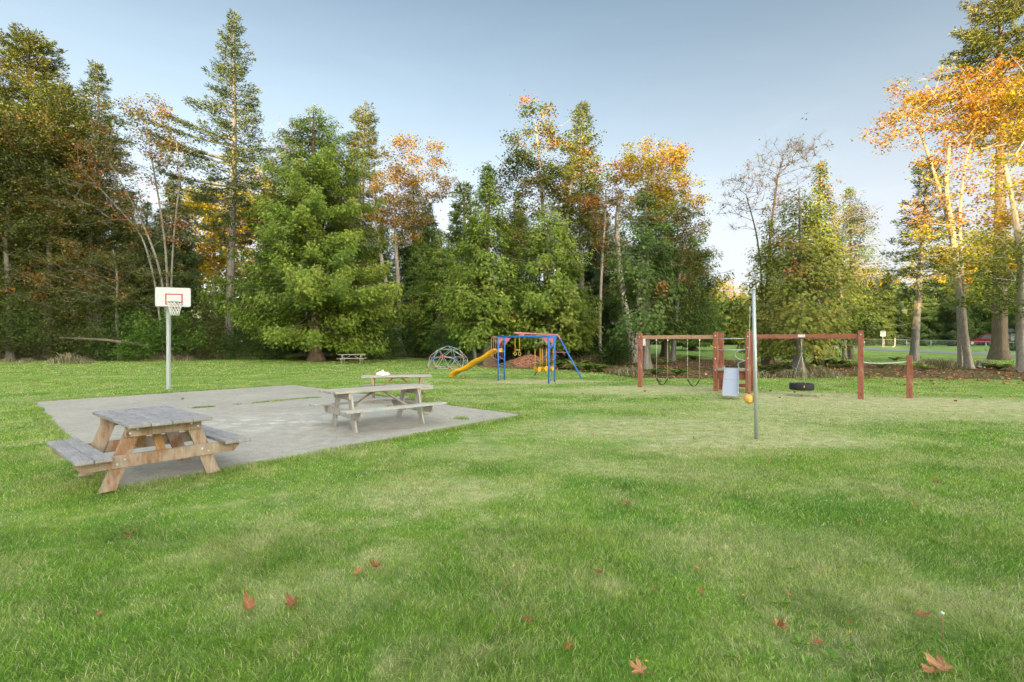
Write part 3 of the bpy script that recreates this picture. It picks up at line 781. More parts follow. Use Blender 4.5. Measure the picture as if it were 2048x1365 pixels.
def cedar_geo(seed, H, R, z0=1.5, dens=1.0, tint=.45, shape=.8, gap=0.0, top_thin=.5, size=.30, up=0.0, lean=(0, 0), r0=.45, flare=1.2, boughs=1.0, amp=.35, dead=.02):
    rng = np.random.default_rng(seed)
    tp = trunk_pts(H, lean, rng); tr = r0 * (1 - np.linspace(0, 1, 24)) ** .85 + .02
    TV, TF = trunk_tube(tp, tr, flare=flare)
    nb = int(H * 15 * boughs); t = np.sort(rng.uniform(0, 1, nb) ** .9)
    zb = z0 + (H - z0) * t
    prof = (1 - t) ** shape * (.62 + .38 * np.minimum(1, t * 5)) * np.where(t > .8, top_thin + (1 - top_thin) * (1 - t) / .2, 1)
    Lb = R * prof * rng.uniform(.70, 1.10, nb) + .25
    az = np.arange(nb) * 2.39996 + rng.normal(0, .6, nb)
    Lb *= 1 + .18 * np.sin(az * 2 + seed) + .12 * np.sin(az * 3 + zb * .5)
    if gap > 0:
        Lb = np.where(rng.uniform(0, 1, nb) < gap, Lb * .35, Lb)
    droop = rng.uniform(.22, .72, nb) * (1 - t * .6) - up * t
    cpt = np.stack([np.interp(zb, tp[:, 2], tp[:, 0]), np.interp(zb, tp[:, 2], tp[:, 1]), zb], 1)
    rad = np.stack([np.cos(az), np.sin(az), 0 * az], 1)
    def bp(s, i):
        z = (-droop[i] * Lb[i] * (1.25 * s - .85 * s * s)) + .10 * Lb[i] * s * (t[i])
        return cpt[i] + rad[i] * (Lb[i] * s)[:, None] + np.array([0, 0, 1]) * z[:, None]
    # boughs
    S0, S1, A0, A1 = [], [], [], []
    for k in range(5):
        i = np.arange(nb); s0 = np.full(nb, k / 5); s1 = np.full(nb, (k + 1) / 5)
        S0.append(bp(s0, i)); S1.append(bp(s1, i)); rr = .008 * Lb + .008
        A0.append(rr * (1 - .85 * k / 5)); A1.append(rr * (1 - .85 * (k + 1) / 5))
    BV, BF = seg_tubes(np.concatenate(S0), np.concatenate(S1), np.concatenate(A0), np.concatenate(A1), 4)
    # sprays
    cnt = np.maximum(16, (dens * 84 * (Lb / 2.2) ** 1.35)).astype(int)
    i = np.repeat(np.arange(nb), cnt); n = len(i)
    s = rng.uniform(.12, 1.02, n) ** .72
    wmax = np.minimum(.30 * Lb[i], 1.1) * (1 - s) ** .5 + .14
    u = rng.normal(0, .55, n).clip(-1, 1) * wmax
    side = np.stack([-np.sin(az[i]), np.cos(az[i]), 0 * az[i]], 1)
    P = bp(s, i) + side * u[:, None]
    P[:, 2] -= np.abs(u) * rng.uniform(.25, .9, n) + rng.uniform(-.15, 1.0, n) * (1 - t[i] * .8)
    P += rng.normal(0, .10, (n, 3))
    P[:, 2] = np.maximum(P[:, 2], rng.uniform(.9, 1.5, n) + .25 * np.sin(az[i] * 3))
    D = rad[i] * rng.uniform(.3, 1.0, n)[:, None] + side * (np.sign(u) * rng.uniform(.1, .9, n))[:, None]
    D[:, 2] -= rng.uniform(.5, 2.2, n) * (1 - .6 * t[i])
    D[:, 2] += up * 1.2 * t[i]
    U = np.stack([rng.normal(0, .45, n), rng.normal(0, .45, n), np.ones(n)], 1) + rad[i] * .8
    L = size * .66 * rng.uniform(.6, 1.3, n) * (.72 + .28 * (1 - t[i]))
    bt = rng.normal(0, .10, nb)
    tn = np.clip(crown_tint(rng, P, tint + .06, amp * .5, .8, seed) + bt[i], 0, .9)
    tn = np.where(s > .8, np.clip(tn + .10, 0, .9), tn)
    deadb = rng.uniform(0, 1, nb) < dead
    tn = np.where(deadb[i] & (s > .55), rng.uniform(.95, 1, n), tn)
    ch = fronds(P, D, U, L, tn, rng.uniform(0, 1, n))
    return merge([(TV, TF), (BV, BF)]), ch

def fir_geo(seed, H, R, z0, dens=1.0, tint=.4, shape=.7, lean=(0, 0), r0=.4, droop=.25, size=.3, whorl=.62, gap=.12, side=None, dead_twigs=12):
    rng = np.random.default_rng(seed)
    tp = trunk_pts(H, lean, rng, wig=.18); tr = r0 * (1 - np.linspace(0, 1, 24)) ** .8 + .025
    TV, TF = trunk_tube(tp, tr, flare=.5)
    zb, az = [], []
    z = z0
    while z < H - .4:
        t = (z - z0) / (H - z0); k = rng.integers(4, 7)
        a0 = rng.uniform(0, 6.28)
        for q in range(k):
            zb.append(z + rng.normal(0, .14)); az.append(a0 + q * 2 * PI / k + rng.normal(0, .25))
        z += whorl * (1.15 - .55 * t) * rng.uniform(.75, 1.3)
    zb, az = np.array(zb), np.array(az); nb = len(zb); t = np.clip((zb - z0) / (H - z0), 0, 1)
    Lb = R * (1 - t) ** shape * (.55 + .45 * np.minimum(1, t * 4)) * rng.uniform(.6, 1.15, nb) + .3
    Lb = np.where(rng.uniform(0, 1, nb) < gap, Lb * .4, Lb)
    if side is not None:                       # branches reaching further one way
        Lb *= 1 + side[1] * np.maximum(0, np.cos(az - side[0])) ** 3 * side[2](t)
    pitch = -droop * (1 - t) + .45 * t ** 1.5 + rng.normal(0, .08, nb)
    cpt = np.stack([np.interp(zb, tp[:, 2], tp[:, 0]), np.interp(zb, tp[:, 2], tp[:, 1]), zb], 1)
    rad = np.stack([np.cos(az), np.sin(az), 0 * az], 1); sd = np.stack([-np.sin(az), np.cos(az), 0 * az], 1)
    def bp(s, i):
        return cpt[i] + rad[i] * (Lb[i] * s)[:, None] + np.array([0, 0, 1]) * (Lb[i] * (pitch[i] * s + .16 * s * s))[:, None]
    S0, S1, A0, A1 = [], [], [], []
    for k in range(4):
        i = np.arange(nb); S0.append(bp(np.full(nb, k / 4), i)); S1.append(bp(np.full(nb, (k + 1) / 4), i))
        rr = .016 * Lb + .014; A0.append(rr * (1 - .85 * k / 4)); A1.append(rr * (1 - .85 * (k + 1) / 4))
    # bare twigs under the crown
    m = dead_twigs
    if m:
        za = rng.uniform(z0 * .3, z0 + .5, m); aa = rng.uniform(0, 6.28, m); ll = rng.uniform(.5, 1.9, m)
        c = np.stack([np.interp(za, tp[:, 2], tp[:, 0]), np.interp(za, tp[:, 2], tp[:, 1]), za], 1)
        e = c + np.stack([np.cos(aa) * ll, np.sin(aa) * ll, -ll * rng.uniform(-.1, .5, m)], 1)
        S0.append(c); S1.append(e); A0.append(np.full(m, .03)); A1.append(np.full(m, .006))
    BV, BF = seg_tubes(np.concatenate(S0), np.concatenate(S1), np.concatenate(A0), np.concatenate(A1), 4)
    # twigs carrying needles: tufts
    cnt = np.maximum(9, (dens * 36 * (Lb / 2) ** 1.3)).astype(int)
    i = np.repeat(np.arange(nb), cnt); n = len(i)
    s = rng.uniform(.22, 1.0, n) ** .8
    wm = np.minimum(.36 * Lb[i], 1.15) * (1 - s) ** .6 + .08
    u = rng.uniform(-1, 1, n) * wm
    B = bp(s, i) + sd[i] * u[:, None] + rng.normal(0, .05, (n, 3)); B[:, 2] -= np.abs(u) * .22
    reps = 3
    P = np.repeat(B, reps, 0) + rng.normal(0, .10, (n * reps, 3)); ii = np.repeat(i, reps); us = np.repeat(np.sign(u), reps); n2 = len(P)
    D = rad[ii] * rng.uniform(.3, 1, n2)[:, None] + sd[ii] * (us * rng.uniform(.2, 1, n2))[:, None] + rng.normal(0, .35, (n2, 3)); D[:, 2] += .12
    U = rng.normal(0, .6, (n2, 3)); U[:, 2] += 1
    bt = rng.normal(0, .12, nb)
    tn = np.clip(crown_tint(rng, P, tint, .22, 1.1, seed) + bt[ii], 0, 1)
    L = size * rng.uniform(.6, 1.3, n2)
    return merge([(TV, TF), (BV, BF)]), [leaf_geo(P, D, U, L, L * .26, tn, rng.uniform(0, 1, n2))]

def grow_skeleton(rng, roots, rootpar, attr, bal=.35, step=1.1, jit=.12, tip=.012, power=2.2, maxr=None, rise=.25):
    """joins every attractor to the nearest good node of the tree, like a crown filling its space"""
    pos = [np.array(p, float) for p in roots]; par = list(rootpar); plen = [0.0]
    for k in range(1, len(pos)): plen.append(plen[par[k]] + np.linalg.norm(pos[k] - pos[par[k]]))
    nroot = len(pos)
    fork = pos[-1]
    order = np.argsort(np.linalg.norm(attr - fork, axis=1))
    ends = []
    for ai in order:
        a = attr[ai]; Pn = np.array(pos); d = np.linalg.norm(Pn - a, axis=1)
        drop = np.maximum(0, Pn[:, 2] + rise * np.linalg.norm((Pn - a)[:, :2], axis=1) - a[2])
        c = d + bal * np.array(plen) * .5 + 1.2 * drop
        c[:max(0, nroot // 2)] += 3.0
        j = int(np.argmin(c)); L = d[j]; ns = max(1, int(L / step)); p0 = pos[j]; prev = j
        cv = np.array([0, 0, 1.0]) * L * .10
        for k in range(1, ns + 1):
            f = k / ns; p = p0 + (a - p0) * f - cv * math.sin(PI * f) * 1.0
            if k < ns: p = p + rng.normal(0, jit, 3)
            pos.append(p); par.append(prev); plen.append(plen[prev] + np.linalg.norm(p - pos[prev])); prev = len(pos) - 1
        ends.append(prev)
    n = len(pos); acc = np.zeros(n); has = np.zeros(n, bool)
    for k in range(n - 1, 0, -1):
        if not has[k]: acc[k] = tip ** power
        acc[par[k]] += acc[k]; has[par[k]] = True
    r = np.maximum(acc, tip ** power) ** (1 / power)
    if maxr is not None: r = r * (maxr / r[0]) if r[0] > maxr else r
    r[:] = np.maximum(r, tip * .6)
    return np.array(pos), np.array(par), r, ends

def blob_attr(rng, blobs, n):
    """attractors inside a union of ellipsoids, thicker towards their surface"""
    vol = np.array([b[3] * b[4] * b[5] for b in blobs]); vol = vol / vol.sum(); out = []
    for b, v in zip(blobs, vol):
        k = max(3, int(n * v)); q = nrm(rng.normal(0, 1, (k, 3))) * (rng.uniform(0, 1, k) ** .45)[:, None]
        out.append(np.array(b[:3]) + q * np.array(b[3:6]))
    return np.concatenate(out)

def broadleaf_geo(seed, blobs, forks, nclump, leaves_per, leaf=.24, cr=.75, tint=.5, amp=.4, r0=.3, extra=0, twigs=3, clump_sd=.2, bare=0.0, tip=.012, flat=.62, z_tint=None, bal=.35):
    """forks: list of trunk polylines [(x,y,z)...]; blobs: crown ellipsoids"""
    rng = np.random.default_rng(seed)
    attr = blob_attr(rng, blobs, nclump)
    parts = []; chunks = []
    own = np.argmin([np.min([np.linalg.norm(attr - np.array(q), axis=1) for q in f[-2:]], 0) for f in forks], 0)
    for fi, f in enumerate(forks):
        f = np.array(f, float); A = attr[own == fi]
        tt = np.linspace(0, len(f) - 1, len(f) * 4 - 3); pts = np.stack([np.interp(tt, np.arange(len(f)), f[:, k]) for k in range(3)], 1)
        for _ in range(2): pts[1:-1] = (pts[:-2] + 2 * pts[1:-1] + pts[2:]) / 4
        m = len(pts)
        if len(A) == 0: A = pts[-1:] + [[0, 0, 1.0]]
        pos, par, r, ends = grow_skeleton(rng, pts, [0] + list(range(m - 1)), A, tip=tip, maxr=None, bal=bal)
        rt = r0 * (1 - .62 * np.linspace(0, 1, m)) if np.isscalar(r0) else r0[fi] * (1 - .62 * np.linspace(0, 1, m))
        r[m:] = np.minimum(r[m:], rt[-1] * .9)
        TV, TF = trunk_tube(pts, rt, 12, flare=.5)
        k = np.arange(m, len(pos))
        BV, BF = seg_tubes(pos[par[k]], pos[k], np.minimum(r[par[k]], np.where(par[k] < m, r[k] * 1.3, 9)), r[k], 5)
        parts += [(TV, TF), (BV, BF)]
        # twigs
        if twigs:
            e = pos[np.array(ends)]; q = np.repeat(e, twigs, 0); dd = nrm(rng.normal(0, 1, q.shape) + [0, 0, .5]) * rng.uniform(.4, 1.2, (len(q), 1)) * cr
            parts.append(seg_tubes(q, q + dd, np.full(len(q), tip), np.full(len(q), tip * .4), 3))
        ct = np.clip(tint + rng.normal(0, clump_sd, len(A)) + amp * .5 * wob(A[:, 0] * .6, A[:, 2] * .6 + A[:, 1] * .3, 0, 8), 0, 1)
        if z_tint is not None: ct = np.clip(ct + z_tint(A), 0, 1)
        lv = np.where(rng.uniform(0, 1, len(A)) < bare, 0, rng.poisson(leaves_per * 1.8, len(A)))
        i = np.repeat(np.arange(len(A)), lv); n = len(i)
        if n:
            P = A[i] + rng.normal(0, 1, (n, 3)) * np.array([cr, cr, cr * flat]) * .52
            D = rng.normal(0, 1, (n, 3)); D[:, 2] = -np.abs(D[:, 2]) * .5 + .1; U = rng.normal(0, .55, (n, 3)); U[:, 2] += 1
            L = leaf * .76 * rng.uniform(.55, 1.25, n)
            chunks.append(leaf_geo(P, D, U, L, L * .82, np.clip(ct[i] + rng.normal(0, .1, n), 0, 1), rng.uniform(0, 1, n), .08))
    return merge(parts), chunks

NTREE = [0]
def plant(name, geo, loc, mt, mf, label, cat, group=None, woodname='trunk', leafname='crown', rz=0.0):
    (wv, wf), ch = geo
    t = thing(name, loc, label, cat, group, rz)
    link(woodname, np_mesh(woodname, wv, wf, smooth=True), M[mt], t)
    if ch: link(leafname, leaf_mesh(leafname, ch), M[mf], t)
    return t

def cedar(px, py, top, halfw, label, mat='cedar_bright', bk='bark_brown', d=None, seed=1, **kw):
    g = G(px, py)
    if d: g = Vector(((px - CX) / F * d, d, float(ground(0, d))))
    H = HC + (HY - top) * g.y / F - g.z
    return plant('cedar_tree', cedar_geo(seed, H, halfw * g.y / F, **kw), g - Vector((0, 0, .08)), bk, mat, label, 'tree', 'cedars along the edge of the wood')

def fir(px, d, top, halfw, label, mat='fir_dark', bk='bark_grey', seed=1, base_py=None, z0px=None, group='firs of the wood', **kw):
    g = Vector(((px - CX) / F * d, d, float(ground(0, d))))
    H = HC + (HY - top) * d / F - g.z
    z0 = HC + (HY - z0px) * d / F - g.z
    return plant('fir_tree', fir_geo(seed, H, halfw * d / F, z0, **kw), g - Vector((0, 0, .08)), bk, mat, label, 'tree', group)

def maple(trunks, blobs, d, label, mat='maple_mix', bk='bark_pale', seed=1, group='maples of the wood', name='maple_tree', cat='tree', depthr=None, **kw):
    """trunks: polylines of photo pixels; blobs: (px, py, half width px, half height px[, depth offset])"""
    bx_, by_ = trunks[0][0]
    org = Vector(((bx_ - CX) / F * d, d, float(ground(0, d))))
    fk = []
    for tr_ in trunks:
        fk.append([tuple(W(p[0], p[1], d + (p[2] if len(p) > 2 else 0)) - org) for p in tr_])
    for f in fk: f[0] = (f[0][0], f[0][1], -.15)
    bl = []
    for b in blobs:
        c = W(b[0], b[1], d + (b[4] if len(b) > 4 else 0)) - org
        rx, rz = b[2] * d / F, b[3] * d / F
        bl.append((c.x, c.y, c.z, rx, depthr or max(rx * .8, 1.2), rz))
    return plant(name, broadleaf_geo(seed, bl, fk, **kw), org, bk, mat, label, cat, group)

def shrub(px, py, wpx, hpx, label, mat='shrub_green', seed=1, d=None, n=70, per=34, leaf=.14, bare=0.0, group='shrubs at the edge of the wood', name='shrub', cr=.34, tint=.5, amp=.4, wood='bark_dark', flat=.7):
    g = G(px, py)
    if d: g = Vector(((px - CX) / F * d, d, float(ground(0, d))))
    s = g.y / F; rx = wpx * s; h = hpx * s
    rng = np.random.default_rng(seed)
    A = rng.uniform(-1, 1, (n * 3, 3)); A = A[(np.linalg.norm(A * [1, 1, 1], axis=1) < 1)][:n]
    A = A * [rx, min(rx, 2.4) * .8, h * .5] + [0, 0, h * .52]
    A[:, 2] *= 1 + .2 * np.sin(A[:, 0] * 1.7 + seed)
    A[:, 2] = np.maximum(A[:, 2], .12)
    roots = [np.array([0, 0, -.1]), np.array([0, 0, .15])]
    pos, par, r, ends = grow_skeleton(rng, roots, [0, 0], A, tip=.007, step=.5, jit=.05, bal=.15, rise=0)
    k = np.arange(1, len(pos)); wv = seg_tubes(pos[par[k]], pos[k], np.minimum(r[par[k]], .06), np.minimum(r[k], .06), 4)
    lv = np.where(rng.uniform(0, 1, len(A)) < bare, 0, rng.poisson(per, len(A))); i = np.repeat(np.arange(len(A)), lv); m = len(i)
    P = A[i] + rng.normal(0, 1, (m, 3)) * [cr, cr, cr * flat]; P[:, 2] = np.maximum(P[:, 2], .03)
    D = rng.normal(0, 1, (m, 3)); U = rng.normal(0, .5, (m, 3)); U[:, 2] += 1
    ct = np.clip(tint + rng.normal(0, .14, len(A)) + amp * .4 * wob(A[:, 0], A[:, 2], 0, 8), 0, 1)
    L = leaf * rng.uniform(.6, 1.3, m)
    return plant(name, (wv, [leaf_geo(P, D, U, L, L * .5, np.clip(ct[i] + rng.normal(0, .1, m), 0, 1), rng.uniform(0, 1, m))]), g, wood, mat, label, 'shrub', group, 'stems', 'leaves')
# ------------------------------------------------------------------ the trees
CB, CG, CY = 'cedar_bright', 'cedar_green', 'cedar_yellow'
# big cedars at the front edge of the wood
cedar(630, 722, 212, 205, 'broad bright green cedar with a flared trunk behind the lone far picnic table', CB, seed=3, z0=3.2, dens=1.15, shape=.55, top_thin=.75, dead=.0, tint=.46, r0=.50, flare=.5, size=.42)
cedar(826, 705, 345, 92, 'dark green cedar standing behind the climbing dome', CG, seed=5, z0=3.0, shape=.7, tint=.35, r0=.45, size=.42)
cedar(974, 731, 322, 108, 'cedar with a straight bare lower trunk behind the yellow slide', CB, seed=7, z0=3.0, shape=.95, tint=.45, r0=.34, size=.42, boughs=1.05, dead=.008)
cedar(880, 716, 455, 78, 'short bushy cedar with a rust brown dead bough, right of the climbing dome trunk', CB, seed=9, z0=2.2, shape=.7, tint=.42, dead=.06, size=.42)
cedar(1098, 718, 400, 128, 'bright cedar sweeping low behind the blue swing frame', CB, seed=11, z0=2.6, shape=.55, tint=.56, r0=.30, flare=.5, size=.46, bk='bark_pale', d=38)
cedar(1292, 747, 378, 92, 'open dark cedar rising behind the left post of the wooden swing frame', CG, seed=13, z0=3.2, shape=.5, tint=.42, r0=.26, flare=.6, size=.38, bk='bark_grey', gap=.2, d=31)
cedar(1331, 714, 372, 118, 'dark cedar behind the wooden swings, far side of the leaf bed', CG, seed=15, z0=3.0, shape=.45, tint=.46, r0=.36, flare=.5, size=.44, dead=.02, gap=.12)
cedar(1598, 750, 372, 108, 'yellow green cedar with a pale trunk behind the tyre swing', CY, seed=17, z0=2.1, shape=.42, tint=.5, r0=.24, flare=.7, size=.36, bk='bark_grey', gap=.14, dead=.015, dens=.95)
cedar(1638, 735, 318, 112, 'tall thin topped yellow green cedar right of the tyre swing', CY, seed=19, z0=2.6, shape=.95, tint=.42, r0=.26, size=.38, bk='bark_dark', gap=.2, dead=.02, dens=.9)
cedar(1540, 738, 430, 78, 'small yellow green cedar behind the tetherball pole', CY, seed=21, z0=1.4, shape=.6, tint=.48, r0=.2, size=.36, gap=.15, dead=.05)
cedar(1700, 716, 372, 76, 'sparse ragged cedar right of the thin topped cedar', CG, seed=23, z0=4.0, shape=.6, tint=.55, r0=.2, size=.36, gap=.35, dens=.5, d=46)

# tall firs
SD = lambda t: np.exp(-((t - .42) / .2) ** 2)
fir(456, 47.5, 26, 118, 'tallest fir, its long bare trunk left of the broad cedar', 'fir_dark', seed=31, z0px=485, tint=.6, shape=.95, lean=(.8, 0), r0=.36, droop=.12, size=.30, dens=.9, gap=.24, side=(PI, .9, SD), dead_twigs=34)
fir(726, 60, 212, 56, 'fir with a sunlit golden top behind the broad cedar', 'fir_olive', seed=33, z0px=470, tint=.62, shape=.5, r0=.34, size=.34, gap=.2)
fir(1163, 54, 203, 62, 'fir spire behind the tall orange maple', 'fir_olive', seed=35, z0px=480, tint=.55, shape=.9, r0=.3, size=.34)
fir(2000, 45, -55, 118, 'huge rough barked fir beside the two pale maple trunks', 'fir_olive', bk='bark_brown', seed=37, z0px=275, tint=.6, shape=.6, r0=.56, droop=.22, size=.32, gap=.15, dens=1.3)
fir(1828, 43, 308, 84, 'dark leaning fir left of the pale maple trunks', 'fir_dark', bk='bark_grey', seed=39, z0px=580, tint=.4, shape=.8, lean=(1.2, 0), r0=.3, droop=.3, size=.30, dead_twigs=30)
fir(58, 50, 62, 140, 'broad fir with a golden top at the left end of the wood', 'fir_olive', seed=41, z0px=520, tint=.5, shape=.55, r0=.5, droop=.35, size=.34, dens=1.15, bk='bark_brown')
fir(195, 52, 122, 105, 'thin topped fir between the left end fir and the leaning maple', 'fir_dark', seed=43, z0px=560, tint=.6, shape=.85, r0=.32, droop=.3, size=.32, gap=.25)
fir(-60, 47, 120, 130, 'dark fir cut by the left edge of the view', 'conifer_shade', seed=45, z0px=640, tint=.5, shape=.6, r0=.45, droop=.4, size=.36)

# maples
maple([[(1095, 712), (1092, 620), (1090, 520), (1086, 430), (1080, 330), (1072, 250)], [(1108, 712), (1120, 600), (1128, 480), (1140, 380), (1150, 320)]],
      [(1080, 330, 78, 120), (1062, 240, 30, 55), (1150, 350, 62, 120), (1022, 350, 34, 80), (1185, 400, 34, 90), (1105, 460, 105, 80)], 46,
      'tall maple of green and orange clumps rising over the swing set', 'maple_mix', seed=51, nclump=210, leaves_per=62, leaf=.27, cr=.85, tint=.42, amp=.5, r0=.24, clump_sd=.24)
maple([[(800, 705), (798, 600), (792, 500), (788, 420), (800, 350)], [(806, 705), (770, 560), (752, 460), (748, 400)]],
      [(830, 345, 82, 66), (775, 395, 50, 70), (880, 380, 36, 50), (800, 440, 70, 60)], 54,
      'orange brown domed maple behind the climbing dome cedar', 'maple_orange', seed=53, nclump=150, leaves_per=55, leaf=.26, cr=.9, tint=.5, amp=.4, r0=.26, bare=.1)
maple([[(1268, 739), (1276, 640), (1284, 520), (1290, 430), (1300, 350)], [(1270, 739), (1240, 560), (1232, 450), (1240, 380)]],
      [(1300, 322, 84, 34), (1262, 350, 46, 44), (1345, 352, 48, 52), (1395, 398, 32, 40), (1300, 400, 80, 50)], 40,
      'maple with a glowing orange dome over the wooden swing frame', 'maple_gold', seed=55, nclump=170, leaves_per=58, leaf=.22, cr=.6, tint=.62, amp=.3, r0=.3, bare=.12)
maple([[(1200, 730), (1199, 640), (1203, 540), (1210, 440), (1212, 380)]],
      [(1212, 430, 44, 80), (1230, 520, 44, 70)], 40, 'slender pale stemmed maple with sparse leaves right of the blue swing frame', 'maple_rust', seed=57, nclump=80, leaves_per=26, leaf=.22, cr=.6, tint=.62, r0=.15, bare=.25)
maple([[(1345, 722), (1352, 640), (1360, 540), (1372, 470)]],
      [(1372, 480, 52, 100), (1330, 560, 60, 70), (1395, 560, 36, 70), (1300, 640, 74, 44)], 42, 'rust and green maple filling the gap right of the dark cedar', 'maple_rust', seed=58, nclump=130, leaves_per=44, leaf=.22, cr=.65, tint=.55, r0=.2, bare=.05, bk='bark_grey')
# pale twin trunk maple and its neighbour on the right
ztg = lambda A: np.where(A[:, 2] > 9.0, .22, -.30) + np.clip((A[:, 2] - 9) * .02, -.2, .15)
maple([[(1940, 740), (1928, 660), (1914, 540), (1905, 450), (1892, 380), (1900, 280)], [(1922, 733, .8), (1920, 640, .8), (1912, 520, .8), (1890, 410, .8), (1860, 320, .5), (1836, 250, 0)], [(1938, 740), (1930, 640), (1922, 520), (1920, 420), (1930, 330), (1955, 230)]],
      [(1875, 200, 100, 62), (1795, 262, 66, 44), (1960, 220, 84, 90), (1900, 330, 60, 90), (1850, 390, 44, 40), (2040, 250, 70, 110), (1880, 470, 74, 60), (1990, 440, 70, 90)], 31.5,
      'pale trunked maple glowing golden at the right of the view', 'maple_gold', seed=61, nclump=260, leaves_per=40, leaf=.21, cr=.62, tint=.55, amp=.35, r0=[.22, .16, .13], z_tint=ztg, bare=.08, twigs=4)
maple([[(2046, 748), (2040, 640), (2044, 540), (2030, 420), (2010, 330)]],
      [(2030, 380, 70, 90), (1975, 520, 90, 60), (2070, 560, 80, 110), (1950, 600, 66, 44), (2090, 200, 90, 120)], 28.5,
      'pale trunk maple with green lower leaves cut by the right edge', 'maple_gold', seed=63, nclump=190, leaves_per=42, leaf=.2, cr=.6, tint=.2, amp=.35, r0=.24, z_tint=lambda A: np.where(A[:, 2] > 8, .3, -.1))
# half bare maple, left, with pale fanning limbs
maple([[(338, 700), (333, 620), (320, 540), (300, 480), (262, 400), (222, 330)], [(338, 700), (336, 600), (332, 500), (318, 400), (300, 300), (290, 240)], [(330, 700), (310, 560), (285, 470), (230, 410), (175, 350)], [(342, 700), (342, 560), (350, 440), (362, 350), (352, 280)]],
      [(285, 240, 80, 50), (200, 320, 62, 64), (320, 320, 70, 70), (150, 400, 40, 60), (262, 420, 60, 60), (345, 440, 46, 60)], 44,
      'half bare maple with pale fanning limbs left of the tallest fir', 'maple_rust', bk='bark_grey', seed=65, nclump=250, leaves_per=26, leaf=.24, cr=.75, tint=.66, amp=.3, r0=[.13, .11, .09, .09], bare=.25, twigs=5)
maple([[(95, 715), (98, 560), (100, 420), (92, 320)]], [(60, 330, 90, 110), (110, 250, 80, 90), (140, 430, 80, 80), (20, 430, 70, 90)], 46.5,
      'green and rust maple in front of the left end firs', 'maple_rust', bk='bark_grey', seed=67, nclump=300, leaves_per=66, leaf=.26, cr=.9, tint=.36, amp=.4, r0=.26)
maple([[(20, 716), (18, 600), (10, 480), (20, 380)]], [(10, 300, 80, 100), (50, 480, 90, 90), (-40, 420, 80, 120), (30, 590, 100, 60)], 45.5,
      'leafy green maple filling the left frame edge', 'maple_rust', bk='bark_grey', seed=66, nclump=260, leaves_per=60, leaf=.26, cr=.9, tint=.33, amp=.35, r0=.24)
maple([[(180, 716), (178, 600), (182, 480), (176, 380)]], [(180, 300, 70, 90), (190, 420, 80, 80), (240, 500, 70, 60), (130, 520, 70, 60)], 48.5,
      'green maple behind the half bare pale limbed one', 'maple_rust', bk='bark_grey', seed=68, nclump=230, leaves_per=52, leaf=.26, cr=.9, tint=.38, amp=.4, r0=.24)
maple([[(240, 712), (232, 640), (236, 560), (226, 500)]], [(150, 590, 90, 50), (250, 600, 90, 50), (90, 560, 70, 70), (190, 520, 100, 40), (320, 560, 60, 50)], 44.5,
      'low olive maple arching over the undergrowth left of the basketball hoop', 'maple_rust', bk='bark_grey', seed=69, nclump=260, leaves_per=48, leaf=.20, cr=.7, tint=.42, amp=.4, r0=.14, name='vine_maple_tree')
maple([[(430, 700), (425, 600), (430, 500), (420, 420)]], [(425, 430, 66, 76), (395, 520, 60, 50), (480, 480, 54, 90), (520, 400, 50, 70)], 80,
      'golden maple glowing behind the trunk of the tallest fir', 'maple_gold', seed=71, nclump=260, leaves_per=60, leaf=.5, cr=1.5, tint=.5, amp=.35, r0=.3, group='sunlit trees deep in the wood')
maple([[(560, 700), (552, 560), (556, 430), (568, 330)], [(566, 700), (590, 560), (604, 420), (590, 300)]], [(575, 300, 52, 60), (540, 350, 36, 60), (610, 380, 40, 80)], 50,
      'twiggy nearly leafless maple between the tallest fir and the broad cedar', 'maple_rust', bk='bark_pale', seed=73, nclump=120, leaves_per=12, leaf=.2, cr=.8, tint=.8, r0=.16, bare=.45, twigs=6)
maple([[(955, 725), (945, 690), (952, 650), (962, 590)]], [(960, 520, 34, 60)], 37, 'crooked pale stem bending out behind the yellow slide', 'maple_rust', bk='bark_grey', seed=75, nclump=24, leaves_per=20, leaf=.2, cr=.5, tint=.4, r0=.15)
maple([[(1000, 715), (1008, 600), (1010, 500), (1004, 420)]], [(1000, 400, 36, 60), (1020, 480, 40, 60), (975, 370, 26, 40)], 50, 'narrow maple filling in left of the tall orange maple', 'maple_rust', seed=77, nclump=70, leaves_per=42, leaf=.25, cr=.8, tint=.5, r0=.16)
# bare tree
maple([[(1528, 732), (1532, 620), (1536, 520), (1545, 430), (1556, 350)], [(1526, 732), (1525, 620), (1522, 530), (1512, 460), (1492, 390)]],
      [(1570, 330, 62, 60), (1500, 360, 56, 50), (1610, 300, 44, 30), (1470, 420, 36, 46), (1560, 420, 60, 50)], 36,
      'leafless dark limbed tree against the sky over the tetherball pole', 'maple_rust', bk='bark_dark', seed=79, nclump=260, leaves_per=2.2, leaf=.2, cr=.5, tint=.5, r0=[.13, .09], bare=.4, twigs=8, tip=.009, group='half bare trees')
maple([[(1690, 722), (1684, 600), (1672, 480), (1662, 400)]], [(1690, 450, 50, 70), (1720, 430, 40, 50), (1655, 400, 36, 60), (1735, 520, 34, 50)], 42,
      'ragged half bare tree between the yellow green cedars and the leaning fir', 'maple_rust', bk='bark_grey', seed=81, nclump=150, leaves_per=9, leaf=.2, cr=.6, tint=.4, r0=.16, bare=.3, twigs=5, group='half bare trees')

